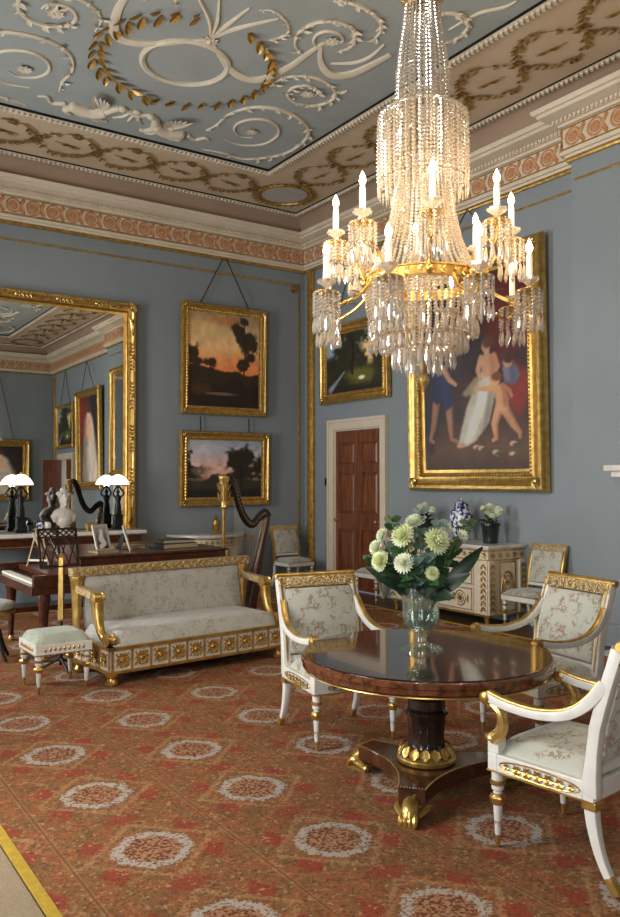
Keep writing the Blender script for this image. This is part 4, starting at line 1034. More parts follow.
# ================================================================ SOFA
def make_sofa():
    t = thing('sofa', 'gilt sofa with pale silk upholstery and rosette frieze along the seat rail', 'sofa', (3.14, 6.77, FZ), 0.095)
    X = .91; F = -.39
    fr = MB(); fr.box(-X + .03, X - .03, F, F + .04, .11, .30); fr.box(-X + .03, X - .03, .29, .33, .11, .30)
    for s in (-1, 1): fr.box(min(s * (X - .07), s * (X - .03)), max(s * (X - .07), s * (X - .03)), F, .33, .11, .30)
    rail = fr.build('seat_rail', 'cream_paint', t, smooth=False)
    g = MB()
    for z0, z1 in ((.10, .125), (.288, .315)): g.box(-X + .015, X - .015, F - .015, .34, z0, z1) if z0 < .2 else g.box(-X + .015, X - .015, F - .015, F + .04, z0, z1)
    for s in (-1, 1): g.box(min(s * (X - .075), s * (X - .015)), max(s * (X - .075), s * (X - .015)), F - .015, .34, .288, .315)
    n = 10
    for i in range(n + 1): x = -X + .05 + (2 * X - .10) * i / n; g.box(x - .008, x + .008, F - .008, F, .12, .29)
    for s in (-1, 1):
        for i in range(5): y = F + .01 + .71 * i / 4; g.box(min(s * (X - .03), s * (X - .022)), max(s * (X - .03), s * (X - .022)), y - .008, y + .008, .12, .29)
    g.build('gilt_moulding', 'gold', rail, smooth=False, bevel=.003)
    ro = MB(); ro.T = Matrix.Rotation(PI / 2, 4, 'X')
    for k in range(10):
        a = 2 * PI * k / 10; ro.leaf((0.012 * math.cos(a), 0.012 * math.sin(a), .003), (math.cos(a), math.sin(a), .12), (0, 0, 1), .052, .036, .3)
    ro.ball((0, 0, .010), (.018, .018, .012), 10, 6)
    for q in range(4):
        a = PI / 4 + PI / 2 * q; ro.leaf((.062 * math.cos(a), .055 * math.sin(a), .002), (math.cos(a), math.sin(a), 0), (0, 0, 1), .022, .02, .2, seg=2)
    rme = ro.mesh('rosette', 'gold_bright')
    pitch = (2 * X - .10) / n
    for i in range(n): link('rosette', rme, rail, (-X + .05 + pitch * (i + .5), F - .002, .207))
    for i in range(4): link('rosette', rme, rail, (-X + .028, F + .10 + .177 * i, .207), -PI / 2); link('rosette', rme, rail, (X - .028, F + .10 + .177 * i, .207), PI / 2)
    cu = MB(); nx, ny = 26, 12
    for j in range(ny + 1):
        for i in range(nx + 1):
            u, v = i / nx * 2 - 1, j / ny * 2 - 1; e = max(0, 1 - abs(u) ** 16) * max(0, 1 - abs(v) ** 8)
            cu.v.append((u * (X - .06), -.05 + v * .33, .30 + .13 * e ** .35 + .012 * (1 - u * u)))
    cu.f += [(j * (nx + 1) + i, j * (nx + 1) + i + 1, (j + 1) * (nx + 1) + i + 1, (j + 1) * (nx + 1) + i) for j in range(ny) for i in range(nx)]
    cu.build('seat_cushion', 'silk_sofa', t, smooth='all')
    bp = MB(); nz = 10; y0 = .27
    for sd in (0, 1):
        for j in range(nz + 1):
            for i in range(nx + 1):
                u, v = i / nx * 2 - 1, j / nz * 2 - 1; e = max(0, 1 - abs(u) ** 14) * max(0, 1 - abs(v) ** 8)
                bp.v.append((u * (X - .10), (y0 + .03 * v) + (.02 if sd else -.02 - .035 * e ** .5), .60 + v * .225))
    K = (nx + 1) * (nz + 1)
    for sd in (0, 1): bp.f += [tuple(sd * K + q for q in (j * (nx + 1) + i, j * (nx + 1) + i + 1, (j + 1) * (nx + 1) + i + 1, (j + 1) * (nx + 1) + i)) for j in range(nz) for i in range(nx)]
    bp.build('back_panel', 'silk_sofa', t, smooth='all')
    cr = MB().box(-X - .02, X + .02, .25, .34, .825, .90).build('crest_rail', 'gold_carved', t, smooth=False, bevel=.01)
    lv = MB()
    for i in range(46):
        x = -X + .02 + (2 * X - .04) * i / 45; lv.leaf((x, .247, .862), (math.cos(.7), -.15, math.sin(.7) * (1 if i % 2 else -1)), (0, -1, 0), .05, .026, .35, seg=2)
    lv.build('crest_carving', 'gold_bright', cr)
    for s in (-1, 1):
        po = MB().lathe([(.036, .30), (.032, .40), (.046, .70), (.054, .78), (.058, .79), (.058, .825)], 14, (s * (X - .045), .295, 0), flute=.05, nf=7).build('back_post', 'gold', t)
        # arm with roll end
        pth = [(s * (X - .05), .27, .72), (s * (X - .05), .08, .705), (s * (X - .05), -.10, .69)]
        ar = MB().sweep(pth, [.07, .072, .075], [.06, .062, .066]).build('arm', 'gold_carved', t, bevel=.006)
        v = MB(); v.T = Matrix.Translation((s * (X - .05) - .05, -.11, .68)) @ Matrix.Rotation(PI / 2, 4, 'Y'); v.lathe([(.026, 0), (.05, .004), (.05, .016), (.04, .02), (.04, .08), (.05, .084), (.05, .096), (.026, .10)], 16); v.build('arm_roll', 'gold_bright', ar)
        lg = bez([(s * (X - .05), -.11, .65), (s * (X - .05), -.125, .55), (s * (X - .05), -.16, .44), (s * (X - .05), -.23, .37), (s * (X - .05), -.31, .35)], 5)
        su = MB().tube(lg, lerps([.052, .046, .036, .032, .036], len(lg)), 10).build('arm_support', 'gold', t)
        v = MB(); v.T = Matrix.Translation((s * (X - .05) - .042, -.335, .365)) @ Matrix.Rotation(PI / 2, 4, 'Y'); v.lathe([(.02, 0), (.052, .004), (.055, .016), (.034, .022), (.034, .062), (.055, .068), (.052, .08), (.02, .084)], 16); v.build('volute', 'gold_bright', su)
        for y in (F + .045, .285):
            MB().lathe([(.038, 0), (.052, .012), (.054, .03), (.036, .048), (.032, .06), (.054, .08), (.056, .098), (.05, .105)], 14, (s * (X - .07), y, 0)).build('foot', 'gold', t)
    return t
make_sofa()

# ================================================================ STOOL
t = thing('footstool', 'small white and gilt stool with pale green silk seat beside the sofa', 'stool', (1.955, 6.60, FZ), 0.03)
rl = MB().box(-.225, .225, -.225, .225, .30, .385).build('seat_rail', 'white_paint', t, smooth=False, bevel=.004)
g = MB()
for s in (-1, 1):
    for i in range(9):
        u = -.15 + .0375 * i
        g.ball((u, s * .227, .342), (.010, .006, .018), 6, 4); g.ball((s * .227, u, .342), (.006, .010, .018), 6, 4)
g.box(-.228, .228, -.228, .228, .30, .307)
g.build('gilt_mount', 'gold', rl, smooth=True)
cu = MB(); n = 10
for j in range(n + 1):
    for i in range(n + 1):
        u, v = i / n * 2 - 1, j / n * 2 - 1; cu.v.append((u * .222, v * .222, .385 + .07 * (max(0, 1 - u ** 6) * max(0, 1 - v ** 6)) ** .4))
cu.f += [(j * (n + 1) + i, j * (n + 1) + i + 1, (j + 1) * (n + 1) + i + 1, (j + 1) * (n + 1) + i) for j in range(n) for i in range(n)]
cu.build('seat_cushion', 'silk_green', t, smooth='all')
for sx in (-1, 1):
    for sy in (-1, 1): turned_leg(t, sx * .19, sy * .19, .30, r=.03)

# ================================================================ ROUND TABLE
TX, TY = 2.965, 3.29
t = thing('round_table', 'round rosewood centre table on black column with gilt paw feet', 'table', (TX, TY, FZ))
top = MB().lathe([(.05, .655), (.62, .655), (.645, .66), (.655, .672), (.668, .676), (.668, .700), (.675, .705), (.675, .722), (.668, .730), (.66, .734), (.60, .734), (.05, .734)], 96).build('table_top', 'rosewood', t)
MB().lathe([(.001, .7345), (.655, .7345), (.655, .741), (.001, .7415)], 96).build('glass_cover', 'table_gloss', top)
g = MB(); g.tube([(.655 * math.cos(a), .655 * math.sin(a), .660) for a in [2 * PI * k / 96 for k in range(96)]], .0035, 5, closed=True)
g.build('gilt_line', 'gold', top)
MB().lathe([(.13, .10), (.115, .20), (.11, .215), (.10, .24), (.092, .30), (.102, .40), (.114, .415), (.114, .43), (.10, .445), (.098, .49), (.11, .505), (.11, .52), (.092, .535), (.115, .62), (.17, .656)], 40, flute=.035, nf=14).build('column', 'ebonised', t)
co = MB().lathe([(.155, .165), (.16, .185), (.15, .20), (.135, .205), (.145, .215), (.13, .235), (.11, .24)], 32)
for k in range(16):
    a = 2 * PI * k / 16; co.leaf((.15 * math.cos(a), .15 * math.sin(a), .20), (math.cos(a) * -.45, math.sin(a) * -.45, 1), (math.cos(a), math.sin(a), 0), .06, .055, .3, curl=.1)
co.build('gilt_collar', 'gold', t)
FA = [math.radians(a) for a in (103, 218, 338)]
poly = []; 
for i in range(3):
    a = FA[i]; b = FA[(i + 1) % 3] + (2 * PI if FA[(i + 1) % 3] < a else 0)
    for off, r in ((-.16, .425), (.16, .425)): poly.append((r * math.cos(a + off), r * math.sin(a + off)))
    p0 = Vector((.425 * math.cos(a + .16), .425 * math.sin(a + .16))); p1 = Vector((.425 * math.cos(b - .16), .425 * math.sin(b - .16))); mid = (a + b) / 2; q = Vector((.13 * math.cos(mid), .13 * math.sin(mid))) * 1.0
    for k in range(1, 12):
        s = k / 12; pt = p0 * (1 - s) ** 2 + q * 2 * s * (1 - s) * .9 + p1 * s * s; poly.append((pt.x, pt.y))
MB().prismz(poly, .082, .158).build('platform', 'rosewood_dark', t, smooth=False, bevel=.004)
be = MB(); m2 = len(poly)
for i in range(m2):
    a, b = Vector(poly[i]), Vector(poly[(i + 1) % m2]); L = (b - a).length; k = max(1, int(L / .014))
    for j in range(k): q = a + (b - a) * (j / k); be.octa((q.x, q.y, .161), .0055, .0055)
be.build('gilt_beading', 'gold', t, smooth=False)
for a in FA:
    pw = MB(); pw.T = Matrix.Rotation(a, 4, 'Z')
    pth = bez([(.36, 0, .07), (.43, 0, .085), (.475, 0, .06), (.50, 0, .03)], 4); pw.tube(pth, lerps([.03, .042, .042, .028], len(pth)), 10)
    for k in range(4):
        y = (k - 1.5) * .021; pw.tube(bez([(.455, y * .8, .062), (.49, y, .058), (.512, y * 1.1, .038), (.518, y * 1.1, .014)], 3), lerps([.012, .0155, .015, .011], 10), 7)
    pw.box(.40, .52, -.035, .035, 0, .02)
    foot = pw.build('paw_foot', 'gold', t)
    wg = MB(); wg.T = Matrix.Rotation(a, 4, 'Z')
    for s in (-1, 1):
        pth = bez([(.47, s * .04, .045), (.42, s * .065, .06), (.38, s * .075, .055), (.35, s * .085, .05), (.355, s * .075, .062)], 4)
        wg.tube(pth, lerps([.014, .022, .02, .014, .008], len(pth)), 8)
    wg.build('foot_scroll', 'gold', foot)
# ================================================================ COMMODE ON THE CHIMNEY WALL
t = thing('commode', 'white and gilt marble-topped commode below the large figure painting', 'cabinet', (XW - 0.01, 7.29, 0), RW)
W2, D2 = .86, .62
body = MB().box(-W2 + .02, W2 - .02, -D2 + .02, 0, .13, .88).build('body', 'cream_paint', t, smooth=False)
MB().box(-W2 - .02, W2 + .02, -D2 - .02, 0, .895, .93).box(-W2, W2, -D2, 0, .88, .897).build('marble_top', 'white_marble', t, smooth=False, bevel=.006)
g = MB()
for z0, z1 in ((.125, .15), (.755, .77), (.862, .88)): g.box(-W2 + .01, W2 - .01, -D2 + .008, 0, z0, z1)
g.build('gilt_moulding', 'gold', body, smooth=False, bevel=.002)
def oval_mount(mb, cx, y, cz, rx, rz, axis='x', sgn=-1):
    def pt(u, w2, d): return (cx + u, y + sgn * d, cz + w2) if axis == 'x' else (y + sgn * d, cx + u, cz + w2)
    for f in (1.0, .62): mb.tube([pt(rx * f * math.cos(2 * PI * k / 20), rz * f * math.sin(2 * PI * k / 20), .003) for k in range(20)], .006 * (1.2 if f == 1 else .9), 5, closed=True)
    up = (0, sgn, 0) if axis == 'x' else (sgn, 0, 0)
    for k in range(6):
        a = 2 * PI * k / 6; d = (math.cos(a), 0, math.sin(a)) if axis == 'x' else (0, math.cos(a), math.sin(a)); mb.leaf(pt(0, 0, .004), d, up, rx * .5, rx * .3, .3, seg=2)
dw = .62
for row, (z0, z1) in enumerate(((.165, .44), (.465, .74))):
    d = MB().box(-dw, dw, -D2 - .002, -D2 + .02, z0, z1).build('drawer', 'cream_paint', t, smooth=False, bevel=.003)
    e = MB()
    for a, b in ((z0 + .012, z0 + .022), (z1 - .022, z1 - .012)): e.box(-dw + .012, dw - .012, -D2 - .007, -D2, a, b)
    for a, b in ((-dw + .012, -dw + .022), (dw - .022, dw - .012)): e.box(a, b, -D2 - .007, -D2, z0 + .012, z1 - .012)
    e.build('gilt_fillet', 'gold', d, smooth=False)
    zc2 = (z0 + z1) / 2
    for x in (-.42, .42):
        mt = MB(); oval_mount(mt, x, -D2 - .002, zc2, .085, .085); mt.build('oval_mount', 'gold_leaf_dark', d)
    for x in (-.22, .22):
        mt = MB(); mt.tube(bez([(x - .09, -D2 - .004, zc2 + .05), (x - .05, -D2 - .004, zc2 - .03), (x, -D2 - .004, zc2 - .055), (x + .05, -D2 - .004, zc2 - .03), (x + .09, -D2 - .004, zc2 + .05)], 4), .009, 5)
        mt.ball((x, -D2 - .004, zc2 - .04), (.03, .006, .025), 8, 5); mt.build('swag', 'gold_leaf_dark', d)
    for x in (-.54, .54, 0, -.32, .32): MB().leaf((x, -D2 - .004, zc2 + .05), (0, 0, -1), (0, -1, 0), .10, .035, .3).build('leaf_mount', 'gold_leaf_dark', d)
    for x in (-.42, .42):
        k = MB(); k.T = Matrix.Translation((x, -D2 - .002, zc2)) @ Matrix.Rotation(PI / 2, 4, 'X'); k.lathe([(.008, 0), (.008, .014), (.016, .02), (.012, .03), (.001, .032)], 10); k.build('knob', 'gold', d)
fr = MB()
for i in range(16):
    x = -W2 + .08 + (2 * W2 - .16) * i / 15
    for q in range(5):
        a = 2 * PI * q / 5; fr.leaf((x, -D2 + .012, .816), (math.cos(a), -.1, math.sin(a)), (0, -1, 0), .04, .028, .3, seg=2)
for i in range(5):
    y = -D2 + .08 + (D2 - .14) * i / 4
    for q in range(5):
        a = 2 * PI * q / 5; fr.leaf((W2 - .012, y, .816), (.1, math.cos(a), math.sin(a)), (1, 0, 0), .04, .028, .3, seg=2)
fr.build('frieze_carving', 'gold', body)
for x in (-W2 + .07, W2 - .07):
    p = MB().box(x - .055, x + .055, -D2 - .005, -D2 + .05, .15, .76).build('pilaster', 'cream_paint', t, smooth=False, bevel=.003)
    lv = MB()
    for i in range(8):
        for s in (-1, 1): lv.leaf((x, -D2 - .007, .72 - i * .068), (s * .6, -.1, -1), (0, -1, 0), .075, .032, .3)
    lv.build('leaf_drop', 'gold', p)
for yy in (-D2 + .055, -.06):
    p = MB().box(W2 - .06, W2 + .004, yy - .045, yy + .045, .15, .76).build('pilaster', 'cream_paint', t, smooth=False, bevel=.003)
    lv = MB()
    for i in range(8):
        for s in (-1, 1): lv.leaf((W2 + .006, yy, .72 - i * .068), (.1, s * .6, -1), (1, 0, 0), .075, .032, .3)
    lv.build('leaf_drop', 'gold', p)
sd = MB(); oval_mount(sd, -.29, W2 - .02, .50, .085, .13, 'y', 1)
sd.tube([(W2 - .017, -.29 + .11 * math.cos(a), .34 + .28 * math.sin(a) if math.sin(a) > 0 else .34) for a in [PI * k / 14 for k in range(15)]], .009, 5)
for y in (-.42, -.16): sd.box(W2 - .022, W2 - .012, y - .006, y + .006, .17, .74)
for z in (.175, .735): sd.box(W2 - .022, W2 - .012, -.42, -.16, z - .006, z + .006)
sd.build('side_mount', 'gold', body)
for x in (-W2 + .07, W2 - .07):
    for y in (-D2 + .05, -.06): MB().lathe([(.018, 0), (.024, .01), (.02, .03), (.032, .10), (.036, .13)], 12, (x, y, 0)).build('foot', 'gold', t)
# things on the commode
def right_wall_top(y, x=7.07): return (x, y, 0.93)
v = thing('ginger_jar', 'blue and white lidded porcelain jar on the commode', 'jar', right_wall_top(7.20))
jar = MB().lathe([(.065, 0), (.08, .01), (.085, .05), (.12, .14), (.14, .24), (.142, .30), (.12, .36), (.085, .39), (.078, .40)], 24).build('jar_body', 'porcelain', v)
MB().lathe([(.09, .40), (.094, .41), (.085, .45), (.05, .475), (.02, .48), (.022, .49), (.03, .50), (.02, .52), (.001, .525)], 20).build('lid', 'porcelain', v)
def flowerhead(n1=3, r=.05, mat='petal_white', petals=14, name='flowerhead'):
    mb = MB(); mb.ball((0, 0, 0), (r * .35, r * .35, r * .3), 8, 5)
    for j in range(n1 + 1):
        el = -0.35 + j * (1.45 / n1); k = max(5, int(petals * math.cos(max(0, el) * .85)))
        for i in range(k):
            a = 2 * PI * (i + .5 * (j % 2)) / k + random.uniform(-.08, .08)
            d = (math.cos(a) * math.cos(el), math.sin(a) * math.cos(el), math.sin(el)); nn = (-math.cos(a) * math.sin(el), -math.sin(a) * math.sin(el), math.cos(el))
            mb.leaf((d[0] * r * .2, d[1] * r * .2, d[2] * r * .2), d, nn, r * (1.0 - .06 * j), r * .42, -.5, curl=-.25, seg=2)
    return mb.mesh(name, mat, True)
FH = [flowerhead(3, .05, 'petal_white', 14), flowerhead(5, .06, 'petal_green', 18), flowerhead(5, .055, 'petal_white', 18)]
def pot_plant(y, label, seed):
    random.seed(seed)
    t = thing('potted_plant', label, 'plant', right_wall_top(y, 7.05))
    MB().lathe([(.07, 0), (.085, .005), (.105, .20), (.118, .21), (.118, .24), (.105, .24), (.10, .21), (.02, .205)], 20).build('pot', 'pot_dark', t)
    st = MB(); lv = MB()
    for i in range(7):
        a = 2 * PI * i / 7 + random.random(); r = random.uniform(.03, .10); h = random.uniform(.31, .43)
        p = (r * math.cos(a), r * math.sin(a), h)
        st.tube(bez([(p[0] * .3, p[1] * .3, .20), (p[0] * .8, p[1] * .8, .3), p], 4), .004, 5)
        o = link('flowerhead', FH[0], t, p); o.rotation_euler = (random.uniform(-.7, .7), random.uniform(-.7, .7), random.random() * 6); o.scale = (.95,) * 3
    for i in range(16):
        a = random.random() * 6.28; lv.leaf((.03 * math.cos(a), .03 * math.sin(a), .21 + random.random() * .07), (math.cos(a), math.sin(a), random.uniform(.3, 1.2)), (0, 0, 1), random.uniform(.10, .16), .06, .3, curl=.4)
    st.build('stems', 'stem_green', t); lv.build('foliage', 'leaf_dark', t)
pot_plant(7.83, 'white-flowered plant in dark pot between the jar and the door', 3)
pot_plant(6.70, 'white-flowered plant in dark pot between the jar and the side chair', 5)

# ================================================================ CONSOLE UNDER THE PIER GLASS
t = thing('console_table', 'long console table with pale marble slab under the pier glass', 'table', (3.36, YF - 0.16, 0))
MB().box(-1.12, 1.0, -.42, 0, .935, .985).build('marble_top', 'white_marble', t, smooth=False, bevel=.008)
MB().box(-1.06, .94, -.37, 0, .80, .935).build('apron', 'mahogany_dark', t, smooth=False, bevel=.004)
g = MB()
for z in (.81, .92): g.box(-1.065, .945, -.376, 0, z, z + .012)
g.build('gilt_moulding', 'gold', t, smooth=False)
for x in (-1.0, -.4, .3, .88):
    MB().lathe([(.05, .05), (.035, .09), (.03, .2), (.042, .5), (.05, .72), (.06, .76), (.06, .80)], 14, (x, -.32, 0)).build('leg', 'mahogany_dark', t)
MB().box(-1.08, .96, -.40, -.02, 0, .06).build('plinth', 'mahogany_dark', t, smooth=False)
CZ = .985
def lamp(x, label):
    t = thing('table_lamp', label, 'lamp', (x, YF - .29, CZ), group='lamps on the console')
    MB().box(-.07, .07, -.07, .07, 0, .05).box(-.055, .055, -.055, .055, .05, .19).box(-.065, .065, -.065, .065, .19, .205).build('base', 'bronze', t, smooth=False, bevel=.004)
    f = MB()                                              # draped figure carrying the light
    f.lathe([(.05, .205), (.055, .25), (.045, .34), (.035, .38), (.05, .43), (.045, .46), (.018, .48), (.016, .50)], 12, sy=.8)
    f.ball((0, 0, .52), (.026, .028, .034), 10, 7)
    for s in (-1, 1): f.tube(bez([(s * .045, 0, .45), (s * .075, -.02, .50), (s * .04, -.01, .56), (s * .01, 0, .60)], 4), .013, 7)
    f.tube([(0, 0, .54), (0, 0, .66)], .012, 8)
    f.build('figure', 'bronze', t)
    MB().lathe([(.155, .615), (.15, .645), (.125, .69), (.085, .73), (.04, .755), (.012, .76)], 28).build('lamp_shade', 'lamp_glass', t, smooth='all')
    MB().lathe([(.157, .608), (.16, .615), (.157, .622)], 28).lathe([(.02, .755), (.024, .765), (.012, .775), (.014, .785), (.001, .795)], 12).build('shade_rim', 'gold', t)
    l = bpy.data.lights.new('lamp_light', 'POINT'); l.energy = 7.0; l.color = (1, .82, .58); l.shadow_soft_size = .05
    o = bpy.data.objects.new('lamp_light', l); COL.objects.link(o); o.parent = t; o.location = (0, 0, .64)
lamp(2.74, 'lit table lamp with bronze figure stem beside the small china ornament')
lamp(4.05, 'lit table lamp with bronze figure stem at the console end by the photographs')
t = thing('marble_bust', 'white marble bust of a woman with wreathed hair on the console', 'bust', (3.29, YF - .33, CZ)); t.scale = (1.08,) * 3
b = MB()
b.ball((0, 0, .20), (.15, .085, .10), 14, 8); b.ball((0, -.01, .14), (.11, .08, .09), 12, 8); b.tube([(0, .01, .22), (0, 0, .30), (0, -.005, .36)], [.055, .046, .05], 10)
b.ball((0, -.01, .40), (.066, .08, .092), 14, 10); b.ball((0, .022, .45), (.078, .085, .065), 12, 8); b.ball((0, .09, .43), (.045, .05, .05), 10, 6); b.ball((0, .03, .515), (.045, .045, .03), 10, 6)
b.tube([(0, -.088, .415), (0, -.104, .39), (0, -.092, .38)], [.008, .014, .010], 7); b.tube([(-.018, -.085, .358), (0, -.09, .356), (.018, -.085, .358)], .007, 6); b.ball((0, -.075, .325), (.025, .02, .018), 8, 6)
for k in range(11):
    a = PI * 2 * k / 11; b.ball((.074 * math.cos(a), .015 + .085 * math.sin(a), .462 + .014 * math.sin(a)), .022, 8, 5)
for s in (-1, 1): b.tube([(s * .08, 0, .235), (s * .115, -.01, .18), (s * .10, -.02, .12)], [.05, .055, .035], 8); b.ball((s * .026, -.078, .405), (.012, .008, .007), 6, 4)
o = b.build('bust', 'bust_marble', t, smooth='all'); md = o.modifiers.new('merge', 'REMESH'); md.mode = 'VOXEL'; md.voxel_size = .009; md.use_smooth_shade = True
MB().lathe([(.085, 0), (.09, .012), (.07, .022), (.045, .045), (.04, .07), (.055, .085)], 20).build('socle', 'bust_marble', t)
bx = thing('gilt_box', 'small yellow gilt casket on the console beside the marble bust', 'box', (3.60, YF - .46, CZ))
MB().box(-.05, .05, -.04, .04, 0, .11).build('casket', 'gold', bx, smooth=False, bevel=.006); MB().box(-.054, .054, -.044, .044, .11, .125).build('lid', 'gold_bright', bx, smooth=False, bevel=.004)
for i, (x, lb, mt) in enumerate(((2.98, 'small white china ornament between lamp and bust', 'porcelain'), (3.08, 'small grey stone egg cup beside the white ornament', 'white_marble'))):
    tag(MB().lathe([(.025, 0), (.035, .01), (.02, .03), (.045, .07), (.05, .10), (.035, .13), (.001, .135)], 14).build('ornament', mt, None, loc=(x, YF - .32, CZ)), lb, 'ornament')

# ================================================================ HALF-ROUND SIDE TABLE BELOW THE TWO LANDSCAPES
t = thing('demilune_commode', 'half-round white and gilt commode with marble top behind the harp', 'cabinet', (5.52, YF - .01, 0))
def half(r, z0, z1, sy=.9): return MB().lathe([(.001, z0), (r, z0), (r, z1), (.001, z1)], 32, a0=PI, a1=2 * PI, sy=sy)
half(.62, .83, .865).build('marble_top', 'white_marble', t); bd = half(.57, .12, .83).build('body', 'white_paint', t)
g = MB()
for z, r in ((.80, .008), (.70, .006), (.14, .008)):
    g.tube([(.575 * math.cos(a), .9 * .575 * math.sin(a), z) for a in [PI + PI * k / 32 for k in range(33)]], r, 5)
for k in range(22):
    a = PI + PI * (k + .5) / 22
    for q in range(5):
        b2 = 2 * PI * q / 5; tg = (-math.sin(a), math.cos(a)); g.leaf((.575 * math.cos(a), .9 * .575 * math.sin(a), .75), (tg[0] * math.cos(b2), tg[1] * math.cos(b2), math.sin(b2)), (math.cos(a), math.sin(a), 0), .04, .026, .3, seg=2)
for k in range(6):
    a = PI + PI * (k + .5) / 6; g.leaf((.58 * math.cos(a), .9 * .58 * math.sin(a), .66), (0, 0, -1), (math.cos(a), math.sin(a), 0), .45, .08, .2)
g.build('gilt_mount', 'gold', bd)
for a in (PI + .15, PI * 1.5, 2 * PI - .15): MB().lathe([(.016, 0), (.022, .015), (.03, .12)], 10, (.52 * math.cos(a), .9 * .52 * math.sin(a), 0)).build('foot', 'gold', t)
u = thing('gilt_clock', 'small gilt mantel ornament on the half-round commode', 'ornament', (5.62, YF - .2, .865))
MB().box(-.08, .08, -.05, .05, 0, .04).build('plinth', 'gold', u, smooth=False, bevel=.004); MB().lathe([(.03, .04), (.05, .07), (.065, .14), (.05, .2), (.02, .22), (.03, .25), (.001, .27)], 14).build('urn', 'gold_leaf_dark', u)

# ================================================================ HARP
HY = 8.2
t = thing('harp', 'gilt-columned pedal harp with dark curved neck standing behind the sofa', 'harp', (4.54, HY, FZ)); t.scale = (.955, .955, 1.0)
def hp(x, z, y=0.0): return (x - 4.75, y, z)
MB().box(-.30, .24, -.17, .17, 0, .07).box(-.27, .20, -.14, .14, .07, .13).build('pedestal', 'gold', t, smooth=False, bevel=.008)
MB().lathe([(.05, .12), (.042, .16), (.024, .22), (.022, 1.32), (.030, 1.34)], 14, hp(4.53, 0)).build('column', 'gold', t)
cap = MB().lathe([(.028, 1.33), (.04, 1.35), (.03, 1.38), (.035, 1.42), (.052, 1.60), (.058, 1.66), (.064, 1.67), (.062, 1.70), (.02, 1.715)], 16, hp(4.53, 0), flute=.04, nf=8)
for k in range(8):
    a = 2 * PI * k / 8
    for z in (1.42, 1.52): cap.leaf((-.22 + .05 * math.cos(a), .05 * math.sin(a), z), (math.cos(a) * .3, math.sin(a) * .3, 1), (math.cos(a), math.sin(a), 0), .11, .045, .3)
cap.build('capital', 'gold_bright', t)
nk = bez([hp(4.55, 1.66), hp(4.62, 1.66), hp(4.68, 1.55), hp(4.74, 1.36), hp(4.82, 1.21), hp(4.92, 1.145), hp(5.02, 1.23), hp(5.10, 1.27), hp(5.15, 1.22)], 5)
MB().tube(nk, lerps([.045, .05, .05, .05, .05, .05, .05, .055, .05], len(nk)), 8, flat=.5, up=(0, 1, 0)).build('neck', 'ebonised', t)
pins = MB()
for i in range(8, len(nk) - 6, 1): pins.octa((nk[i].x, -.03, nk[i].z), .008, .012)
pins.build('tuning_pins', 'gold_bright', t, smooth=False)
sb = bez([hp(5.13, 1.22), hp(5.04, .85), hp(4.95, .5), hp(4.86, .12)], 5)
MB().tube(sb, lerps([.04, .055, .075, .10], len(sb)), 10, flat=1.0, up=(0, 1, 0)).build('soundbox', 'mahogany_dark', t)
e = MB()
for s in (-1, 1): e.tube([Vector((p.x - .01, s * (.02 + .05 * i / len(sb)), p.z)) + Vector((-.035, 0, 0)) for i, p in enumerate(sb)], .006, 5)
e.build('gilt_line', 'gold_bright', t)
st = MB()
for i in range(22):
    f = (i + 1) / 23; a = nk[int(8 + f * (len(nk) - 16))]; sx = a.x; zz = np.interp(sx + 4.75, [4.86, 4.95, 5.04, 5.13], [.12, .5, .85, 1.2]) if sx + 4.75 > 4.86 else .15
    if zz < a.z - .05: st.tube([(sx, 0, a.z), (sx, 0, zz)], .0012, 4)
st.build('strings', 'paper', t, smooth=False)

# ================================================================ PIANO
t = thing('piano', 'mahogany piano with open keyboard and loaded lid behind the sofa', 'piano', (3.0, 7.9, FZ))
def q(x, y): return (x - 3.0, y - 7.9)
out = [q(2.42, 7.42), q(3.98, 7.50), q(3.98, 8.05), q(3.6, 8.45), q(3.1, 8.72), q(2.42, 8.80)]
MB().prismz(out, .62, .93).build('case', 'mahogany_dark', t, smooth=False, bevel=.006)
lid = [q(2.40, 7.40), q(4.0, 7.48), q(4.0, 8.07), q(3.61, 8.48), q(3.11, 8.75), q(2.40, 8.83)]
MB().prismz(lid, .932, .955).build('lid', 'mahogany_dark', t, smooth=False, bevel=.004)
kb = MB().prismz([q(1.98, 7.42), q(2.42, 7.42), q(2.42, 8.80), q(1.98, 8.80)], .62, .70)
for y in (7.42, 8.74): kb.prismz([q(2.0, y), q(2.42, y), q(2.42, y + .06), q(2.0, y + .06)], .70, .80)
kb.build('keybed', 'mahogany_dark', t, smooth=False, bevel=.004)
for i in range(34):
    y = 7.50 + i * (1.23 / 34); x0 = q(2.03, y); x1 = q(2.20, y + 1.23 / 34 - .003)
    if i == 0: kme = MB().box(0, .17, 0, 1.23 / 34 - .003, 0, .022).mesh('key', 'keys_ivory', False); bme = MB().box(0, .10, -.008, .008, .02, .036).mesh('black_key', 'ebonised', False)
    link('key', kme, t, (x0[0], x0[1], .702))
    if i % 7 not in (2, 6): link('black_key', bme, t, (x0[0] + .07, x0[1] + 1.23 / 34, .702))
MB().prismz([q(2.20, 7.48), q(2.42, 7.48), q(2.42, 8.74), q(2.20, 8.74)], .70, .78).build('fallboard', 'mahogany_dark', t, smooth=False)
for (x, y) in ((2.12, 7.52), (2.12, 8.70), (3.82, 7.75)):
    a = q(x, y); lg = MB().lathe([(.03, .06), (.026, .09), (.034, .30), (.05, .52), (.06, .56), (.055, .62)], 14, (a[0], a[1], 0), flute=.04, nf=8).build('leg', 'mahogany_dark', t); MB().lathe([(.012, 0), (.03, .01), (.034, .03), (.02, .06)], 12, (a[0], a[1], 0)).build('castor', 'gold', lg)
